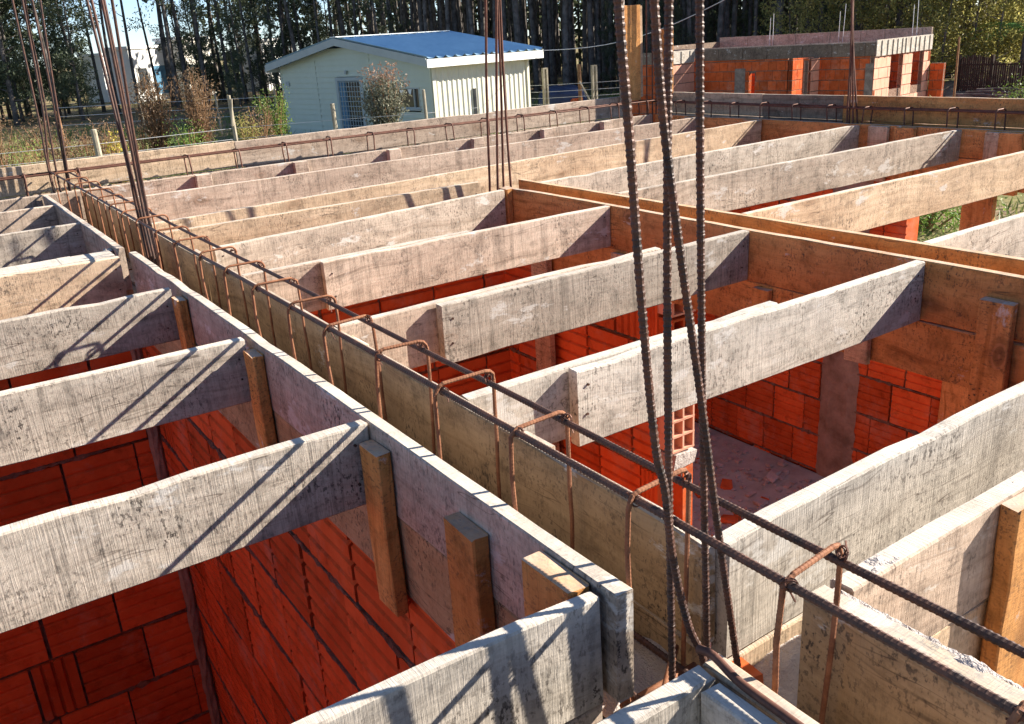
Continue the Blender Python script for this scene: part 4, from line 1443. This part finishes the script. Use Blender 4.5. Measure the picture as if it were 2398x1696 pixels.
# roof: two ribbed slopes
OV, OE = .42, .38
mb = MB()
for sgn in (0, 1):
    nr_ = 13
    v0, v1 = -OV, SL + OV
    vs, fs = [], []
    sl = (hp - hw) / (GL / 2)
    for i in range(nr_ * 4 + 1):
        v = v0 + (v1 - v0) * i / (nr_ * 4)
        rise = .07 if i % 4 == 0 else 0
        ue = -OE if sgn == 0 else GL + OE
        ze = hw + .14 - OE * sl
        vs += [SP(GL / 2, v, hp + .14 + rise), SP(ue, v, ze + rise)]
    for i in range(nr_ * 4):
        f_ = (2 * i, 2 * i + 2, 2 * i + 3, 2 * i + 1)
        fs.append(f_ if sgn == 0 else f_[::-1])
    mb.add(vs, fs)
rf = mb.obj('roof', M['roof'], sh)
mb = MB(); quadbox(mb, GL / 2 - .16, GL / 2 + .16, -OV - .02, SL + OV + .02, hp + .172, hp + .20); mb.obj('ridge_cap', M['trim'], rf)
sl = (hp - hw) / (GL / 2)
for (v0, v1) in ((-OV - .03, -OV), (SL + OV, SL + OV + .03)):
    mb = MB()
    for (u0, u1) in ((-OE, GL / 2), (GL / 2, GL + OE)):
        z0_, z1_ = gtop(u0) if 0 <= u0 <= GL else hw - OE * sl, gtop(u1) if 0 <= u1 <= GL else hw - OE * sl
        vs = []
        for v in (v0, v1):
            vs += [SP(u0, v, z0_ - .09), SP(u1, v, z1_ - .09), SP(u1, v, z1_ + .15), SP(u0, v, z0_ + .15)]
        mb.add(vs, [(0, 1, 2, 3), (4, 7, 6, 5), (0, 4, 5, 1), (1, 5, 6, 2), (2, 6, 7, 3), (3, 7, 4, 0)])
    mb.obj('gable_fascia', M['trimg'], rf)
for u in (GL + OE, -OE - .03):
    mb = MB(); quadbox(mb, u, u + .03, -OV, SL + OV, hw - OE * sl - .13, hw - OE * sl + .12)
    mb.obj('eave_fascia', M['trim'], rf)
mb = MB()
quadbox(mb, GL + .06, GL + OE, -OV + .0, SL + OV, hw - .05 - OE * sl, hw - .03 - OE * sl); mb.obj('soffit', M['trim'], rf)
# door
dr = MB(); quadbox(dr, DU0, DU0 + .5, .0, .04, 0, DZ - .08); quadbox(dr, DU0 + .5, DU1 - .06, .04, .06, 0, DZ - .08)
dd = MB(); quadbox(dd, DU0 + .06, DU0 + .48, -.01, .03, 0, DZ - .08)
do = dd.obj('door', M['dooru'], sh)
mb = MB(); quadbox(mb, DU0 + .5, DU1 - .06, .045, .055, .02, DZ - .09); mb.obj('pane', M['glass'], do)
mb = MB(); quadbox(mb, DU0 - .09, DU0 + .05, -.04, .05, 0, DZ + .05); quadbox(mb, DU1 - .05, DU1 + .13, -.04, .05, 0, DZ + .05); quadbox(mb, DU0 + .05, DU1 - .05, -.04, .05, DZ - .07, DZ + .05)
mb.obj('frame', M['trimg'], do)
mb = MB()
for i in range(9):
    u = DU0 + .08 + i * (DU1 - DU0 - .16) / 8
    quadbox(mb, u - .012, u + .012, -.03, -.012, .02, DZ - .09)
for i in range(12):
    z = .1 + i * .165
    quadbox(mb, DU0 + .05, DU1 - .05, -.034, -.02, z - .01, z + .01)
mb.obj('door_grille', M['trimg'], do)
# window
mb = MB(); quadbox(mb, WU0 + .05, WU1 - .05, .02, .03, WZ0 + .05, WZ1 - .05)
wn = mb.obj('window', M['glass'], sh)
mb = MB()
for (a_, b_, c_, d_) in ((WU0, WU1, WZ0, WZ0 + .05), (WU0, WU1, WZ1 - .05, WZ1), (WU0, WU0 + .05, WZ0 + .05, WZ1 - .05), (WU1 - .05, WU1, WZ0 + .05, WZ1 - .05), (WU1 - .32, WU1 - .28, WZ0 + .05, WZ1 - .05)):
    quadbox(mb, a_, b_, -.03, .04, c_, d_)
quadbox(mb, WU0 - .05, WU1 + .05, -.07, -.02, WZ0 - .05, WZ0 - .004)
mb.obj('window_frame', M['trimg'], wn)
for (u, zc) in ((7.75, 1.56), (8.2, 1.58)):
    mb = MB(); mb.add([SP(u - .12, .005, zc + .08), SP(u + .12, .005, zc + .08), SP(u, .012, zc - .14)], [(0, 1, 2)])
    mb.obj('curtain', M['white'], wn)
mb = MB()
quadbox(mb, .34, .58, -.06, -.022, 1.78, 1.96)
mb.obj('meter_box', M['trimg'], sh)
mb = MB(); quadbox(mb, 4.6, 4.7, -.10, -.02, 2.18, 2.3); mb.obj('lamp', M['trimg'], sh)
# power line from the shed roof
c0, c1 = SA + SP(GL + OE, SL + OV, 2.55), Vector((*AZ(49, 26), 4.1))
mb = MB(); mb.tube([c0.lerp(c1, i / 12) - Vector((0, 0, .5 * math.sin(math.pi * i / 12))) for i in range(13)], .012, 5)
tag(mb.obj('power_cable', M['wire']), 'grey cable rising right from the shed eave', 'cable')
# blue tarpaulin heap and scraps
mb = MB()
nx, ny = 22, 16
vs, fs = [], []
for i in range(nx + 1):
    for j in range(ny + 1):
        x, y = (i / nx - .5) * 2.1, (j / ny - .5) * 1.7
        e_ = max(0, 1 - (abs(x) / 1.05) ** 4) * max(0, 1 - (abs(y) / .85) ** 4)
        vs.append((x, y, .95 * e_ ** .4 + .10 * noise.noise(Vector((x * 3, y * 3, 1))) * e_))
for i in range(nx):
    for j in range(ny):
        fs.append((i * (ny + 1) + j, (i + 1) * (ny + 1) + j, (i + 1) * (ny + 1) + j + 1, i * (ny + 1) + j + 1))
mb.add(vs, fs)
o = mb.obj('tarpaulin_heap', M['tarp'], loc=(*AZ(37.0, 38), .1)); o.rotation_euler.z = -.6
tag(o, 'heap under a dark blue tarpaulin in the grove shade right of the shed', 'tarpaulin')
for k, (az_, d_, lb_) in enumerate(((37.9, 36.5, 'reddish scrap piece right of the tarpaulin heap'), (37.6, 36.2, 'pale scrap sheet leaning on the tarpaulin heap'))):
    mb = MB(); mb.box((-.25, -.1, 0), (.25, .1, .45 if k == 0 else .25), jit=.08)
    tag(mb.obj('scrap', M['brick'] if k == 0 else M['white'], loc=(*AZ(az_, d_), .15)), lb_, 'scrap')

# -------------------------------------------------- unfinished brick house
HC = Vector((20.2, 14.07, 0))
hf = Vector((-.17, .985, 0)).normalized()     # front, going left
hs = Vector((.985, .17, 0)).normalized()     # side, going right
hs_root = empty('brick_house', HC, 'unfinished red brick house with plank forms around its top', 'house')


def hbox(mb_, base, ax, nrm, s0_, s1_, d0, d1, z0, z1):
    vs = []
    for z in (z0, z1):
        for (s_, d) in ((s0_, d0), (s1_, d0), (s1_, d1), (s0_, d1)):
            vs.append(base + ax * s_ + nrm * d + Vector((0, 0, z)))
    mb_.add(vs, [(0, 3, 2, 1), (4, 5, 6, 7), (0, 1, 5, 4), (1, 2, 6, 5), (2, 3, 7, 6), (3, 0, 4, 7)])


def hwall(name, base, ax, nrm, L, z0, z1, holes, mat, parent):
    """coursed brick wall as one mesh with joints; base relative to the house"""
    mb_, mm_ = MB(), MB()
    row = 0
    z = z0
    while z < z1 - .03:
        zt = min(z + .245, z1)
        s_ = -(row % 2) * .12
        while s_ < L:
            e0, e1 = max(0, s_), min(L, s_ + .244)
            segs = [(e0, e1)]
            for (h0, h1, hz0, hz1) in holes:
                if zt - .05 > hz0 and z + .05 < hz1:
                    ns = []
                    for (g0, g1) in segs:
                        if g1 <= h0 or g0 >= h1: ns.append((g0, g1))
                        else:
                            if g0 < h0 - .02: ns.append((g0, h0))
                            if g1 > h1 + .02: ns.append((h1, g1))
                    segs = ns
            for (g0, g1) in segs:
                if g1 - g0 > .015:
                    j = R.uniform(-.003, .003)
                    hbox(mb_, base, ax, nrm, g0, g1, j, -.12, z, zt - .012)
            s_ += .254
        z += .255
        row += 1
    cuts = sorted(set([0., L] + [h for hh in holes for h in hh[:2]]))
    for a_, b_ in zip(cuts[:-1], cuts[1:]):
        hz = [h for h in holes if h[0] <= a_ + .001 and b_ <= h[1] + .001]
        zs = sorted(set([z0, z1] + [v for h in hz for v in h[2:] if z0 < v < z1]))
        for q0, q1 in zip(zs[:-1], zs[1:]):
            if not any(h[2] <= q0 + .001 and q1 <= h[3] + .001 for h in hz):
                hbox(mm_, base, ax, nrm, a_, b_, -.01, -.11, q0, q1)
    w__ = mb_.obj(name, M[mat], parent)
    mm_.obj('mortar', M['mortar'], w__)
    return w__


nf, ns_ = -hs, -hf
Z0 = Vector((0, 0, 0))
FL, SDL = 6.6, 3.25
fw = hwall('front_wall', Z0, hf, nf, FL, 0, 2.08, ((1.62, 2.35, 0, 3), (3.32, 3.5, 0, 1.72)), 'brick', hs_root)
# sunlit return of the doorway reveal and recess wall
hwall('inner_wall', hf * 1.0 + hs * 2.0, hf, nf, 7, 0, 2.08, (), 'brick', hs_root)
hwall('side_wall', hs * 0, hs, ns_, SDL, 0, 2.08, ((.88, 1.6, 1.2, 3), (2.15, 2.85, 1.2, 3)), 'brick_lit', hs_root)
hwall('far_wall', hs * SDL, hf, -nf, FL, 0, 2.08, (), 'brick', hs_root)
hwall('rear_inner', hs * (SDL - .13), hf, nf, FL, 0, 2.08, (), 'brick', hs_root)
hwall('back_wall', hf * FL, hs, hf, SDL, 0, 2.08, (), 'brick', hs_root)
hwall('partition_wall', hf * 2.2, hs, -hf, SDL - .2, 0, 2.08, (), 'brick', hs_root)
for (s0_, s1_, zt) in ((.02, .22, 1.9), (3.62, 3.95, 1.85)):
    mb = MB(); hbox(mb, Z0, hf, nf, s0_, s1_, .012, -.02, 0, zt)
    mb.obj('concrete_column', M['concrete'], fw)
# forms on top
def hform(name, base, ax, nrm, L, mat, z0, z1, cl):
    w = MB(); hbox(w, base, ax, nrm, 0, L, .0, -.025, z0, z1)
    f_ = w.obj(name, M[mat], hs_root)
    s_ = .25
    while s_ < L:
        k = R.uniform(.05, .10)
        c = MB(); hbox(c, base, ax, nrm, s_, s_ + k, .022, .002, z0 + .004, z1 - .02)
        c.obj('batten', M[mat], f_)
        s_ += cl * R.uniform(.75, 1.25)


hwall('return_wall', hf * 1.45 + nf * .55, hs, -hf, .55, 0, 2.08, (), 'brick_lit', hs_root)
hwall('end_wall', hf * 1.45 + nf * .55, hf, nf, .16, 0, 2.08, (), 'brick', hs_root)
hwall('return_wall', hf * 5.3 + nf * 1.3, hs, -hf, 1.3, 0, 2.08, (), 'brick_lit', hs_root)
hwall('wing_wall', hf * 5.3 + nf * 1.3, hf, nf, 1.3, 0, 2.08, (), 'brick', hs_root)
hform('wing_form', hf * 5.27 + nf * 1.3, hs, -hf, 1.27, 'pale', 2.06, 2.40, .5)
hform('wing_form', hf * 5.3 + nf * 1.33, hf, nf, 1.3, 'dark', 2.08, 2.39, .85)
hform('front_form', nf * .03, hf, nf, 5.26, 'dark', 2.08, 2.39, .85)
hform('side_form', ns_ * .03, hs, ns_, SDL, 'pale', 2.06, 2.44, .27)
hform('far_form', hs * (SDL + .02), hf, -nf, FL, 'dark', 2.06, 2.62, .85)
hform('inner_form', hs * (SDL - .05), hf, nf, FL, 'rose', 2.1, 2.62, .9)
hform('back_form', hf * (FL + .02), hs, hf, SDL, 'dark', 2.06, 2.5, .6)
hform('inner_form', hs * .16, hf, -nf, FL, 'rose', 2.2, 2.41, .9)
stb = hwall('end_pier', hs * (SDL + .03) - hf * .37, hf, nf, .36, 0, 1.7, (), 'brick', hs_root)
for k_, (s_, d) in enumerate(((.3, 3.0), (2.4, 3.0), (4.6, 3.0))):
    for dx in (0, .12):
        mb = MB(); mb.tube([hf * (s_ + dx) + hs * d + Vector((0, 0, 2.)), hf * (s_ + dx + R.uniform(-.05, .05)) + hs * d + Vector((0, 0, R.uniform(3.1, 3.4)))], .007, 4)
        mb.obj('starter_bar', M['wire'], hs_root)

# far-right bits: pole, palisade, rubble
mb = MB(); mb.tube([(0, 0, -.3), (.02, .01, 1.2), (-.03, .0, 2.35)], [.035, .03, .026], 7)
tag(mb.obj('wooden_pole', M['twig'], loc=(*AZ(59.4, 27), 0)), 'leaning wooden pole between the brick house and the palisade', 'pole')
pf = empty('palisade_fence', (*AZ(59.6, 34), .42), 'blackened wooden palisade fence on a bank at the upper right', 'fence')
a_, b_ = Vector((*AZ(59.5, 34.6), 0)), Vector((*AZ(64.5, 33.2), 0))
mb = MB()
for i in range(48):
    p_ = a_.lerp(b_, i / 47) - Vector((*AZ(59.6, 34), 0))
    h_ = 1.0 + .14 * math.sin(i * .21) + R.uniform(-.04, .04)
    mb.box((p_.x - .012, p_.y - .028, .0), (p_.x + .012, p_.y + .028, h_), jit=.006)
mb.obj('pickets', M['blackw'], pf)
for z in (.15, .85):
    mb = MB(); mb.tube([a_ - Vector((*AZ(59.6, 34), -z)), b_ - Vector((*AZ(59.6, 34), -z))], .028, 4)
    mb.obj('rail', M['blackw'], pf)
for i in range(4):
    p_ = a_.lerp(b_, i / 3) - Vector((*AZ(59.6, 34), 0))
    mb = MB(); mb.box((p_.x - .05, p_.y - .05, -.7), (p_.x + .05, p_.y + .05, 1.15), jit=.006)
    mb.obj('post', M['blackw'], pf)
# bank
mb = MB()
vs, fs = [], []
for i in range(31):
    for j in range(13):
        az_ = 57.5 + 12 * i / 30
        d_ = 32. + 8 * j / 12
        x, y = AZ(az_, d_)
        vs.append((x, y, .46 * min(1, j / 2.5) * min(1, i / 4) - .06 + .10 * noise.noise(Vector((x, y, 0)) * .9)))
for i in range(30):
    for j in range(12):
        fs.append((i * 13 + j, (i + 1) * 13 + j, (i + 1) * 13 + j + 1, i * 13 + j + 1))
mb.add(vs, fs)
tag(mb.obj('earth_bank', M['soil'], smooth=True), kind='structure')
for i in range(34):
    mb = MB()
    r_ = R.uniform(.08, .26)
    n_ = 9
    vs = []
    for a1 in range(5):
        for a2 in range(n_):
            th, ph = math.pi * (a1 + .5) / 5, 2 * math.pi * a2 / n_
            k_ = r_ * R.uniform(.75, 1.15)
            vs.append((k_ * 1.5 * math.sin(th) * math.cos(ph), k_ * math.sin(th) * math.sin(ph), k_ * .7 * math.cos(th)))
    fs = [(a1 * n_ + a2, a1 * n_ + (a2 + 1) % n_, (a1 + 1) * n_ + (a2 + 1) % n_, (a1 + 1) * n_ + a2) for a1 in range(4) for a2 in range(n_)]
    fs += [tuple(range(n_))[::-1], tuple(4 * n_ + q_ for q_ in range(n_))]
    mb.add(vs, fs)
    o = mb.obj('rubble_stone', M['rock'], loc=(*AZ(R.uniform(58.6, 62.2), R.uniform(28.5, 32)), .12))
    o.rotation_euler = (0, 0, R.uniform(0, 6))
    tag(o, 'grey stone in the rubble row below the palisade', 'stone', 'stones of the rubble row')
for i in range(4):
    a_ = Vector((*AZ(59 + .5 * i, 32.5), .38 + .07 * i)); b_ = Vector((*AZ(61.5 + .6 * i, 31.8), .35 + .08 * i))
    mb = MB(); mb.tube([a_, a_.lerp(b_, .5) + Vector((0, 0, .04)), b_], [.06, .055, .045], 7)
    tag(mb.obj('log', M['bark']), 'weathered grey log lying on the rubble below the palisade', 'log', 'logs on the rubble')

# ------------------------------------------------------------ white houses
def block(label, az_, d_, w, dpt, h, rot, mat, wins=()):
    r_ = empty('white_house', (*AZ(az_, d_), 0), label, 'house')
    r_.rotation_euler.z = rot
    mb_ = MB(); mb_.box((-w / 2, 0, -.3), (w / 2, dpt, h)); bd = mb_.obj('wall', M[mat], r_)
    mb_ = MB(); mb_.box((-w / 2 - .12, -.12, h + .003), (w / 2 + .12, dpt + .12, h + .22)); mb_.obj('parapet', M['white'], r_)
    for (x0, x1, z0, z1, gm) in wins:
        mb_ = MB(); mb_.box((x0, -.03, z0), (x1, .06, z1)); wi = mb_.obj('window', M[gm], r_)
        mb_ = MB()
        for (q0, q1, q2, q3) in ((x0 - .08, x0, z0, z1), (x1, x1 + .08, z0, z1), (x0 - .08, x1 + .08, z1, z1 + .08), (x0 - .08, x1 + .08, z0 - .08, z0)):
            mb_.box((q0, -.06, q2), (q1, .04, q3))
        mb_.obj('frame', M['trim'], wi)
    return r_


block('white flat-roofed house with dark windows behind the slim trunks', 13.0, 78, 4.4, 2.2, 3.9, .62, 'white', ((-1.6, -.6, .9, 2.5, 'glass'), (.1, 1.5, .5, 2.6, 'dooru')))
block('cream house with a stepped parapet behind the twin dry bushes', 15.6, 80, 4.2, 2.2, 4.4, .55, 'cream', ((-1.4, -.4, 1.2, 2.5, 'glass'), (.6, 1.6, 1.2, 2.5, 'glass')))
block('white gable house glimpsed left of the shed roof', 19.8, 82, 2.6, 2.2, 3.9, .6, 'white', ((-.6, .4, 1.2, 2.5, 'glass'),))
block('pale wall of a house far left between the leafy trunks', 11.0, 84, 2.4, 2.2, 3.6, .6, 'white', ((-.5, .5, 1., 2.4, 'glass'),))

# ------------------------------------------------------------ light, camera
sunv = Vector((1., -.36, .60)).normalized()
ld = bpy.data.lights.new('sun', 'SUN')
ld.energy = 4.6
ld.angle = math.radians(.5)
ld.color = (1., .915, .79)
lo = bpy.data.objects.new('sun', ld)
COL.objects.link(lo)
lo.rotation_euler = sunv.to_track_quat('Z', 'Y').to_euler()
w = bpy.data.worlds.new('World')
S.world = w
w.use_nodes = True
nt = w.node_tree
sk = nt.nodes.new('ShaderNodeTexSky')
sk.sky_type = 'NISHITA'
sk.sun_disc = False
sk.sun_elevation = math.asin(sunv.z)
sk.sun_rotation = math.atan2(sunv.x, sunv.y)
sk.altitude = 1500.
sk.air_density = .7
sk.dust_density = .8
sk.ozone_density = 1.9
nt.links.new(sk.outputs[0], nt.nodes['Background'].inputs[0])
nt.nodes['Background'].inputs[1].default_value = .07
yaw, pitch, roll, f_px = .57321843, .35030308, .06471345, 2082.55
fw_ = Vector((math.sin(yaw) * math.cos(pitch), math.cos(yaw) * math.cos(pitch), -math.sin(pitch)))
rt_ = Vector((math.cos(yaw), -math.sin(yaw), 0))
dn_ = fw_.cross(rt_)
r2 = rt_ * math.cos(roll) + dn_ * math.sin(roll)
d2 = rt_ * -math.sin(roll) + dn_ * math.cos(roll)
cd = bpy.data.cameras.new('camera')
cd.sensor_width = 36.
cd.lens = f_px / 2398. * 36.
cd.clip_start = .02
cd.clip_end = 4000
co = bpy.data.objects.new('camera', cd)
COL.objects.link(co)
mt = Matrix((r2, -d2, -fw_)).transposed().to_4x4()
mt.translation = (0, 0, CZ)
co.matrix_world = mt
S.camera = co
S.view_settings.view_transform = 'Standard'
S.view_settings.look = 'None'
S.view_settings.exposure = 1.64
S.view_settings.gamma = 1.
S.cycles.max_bounces = 8
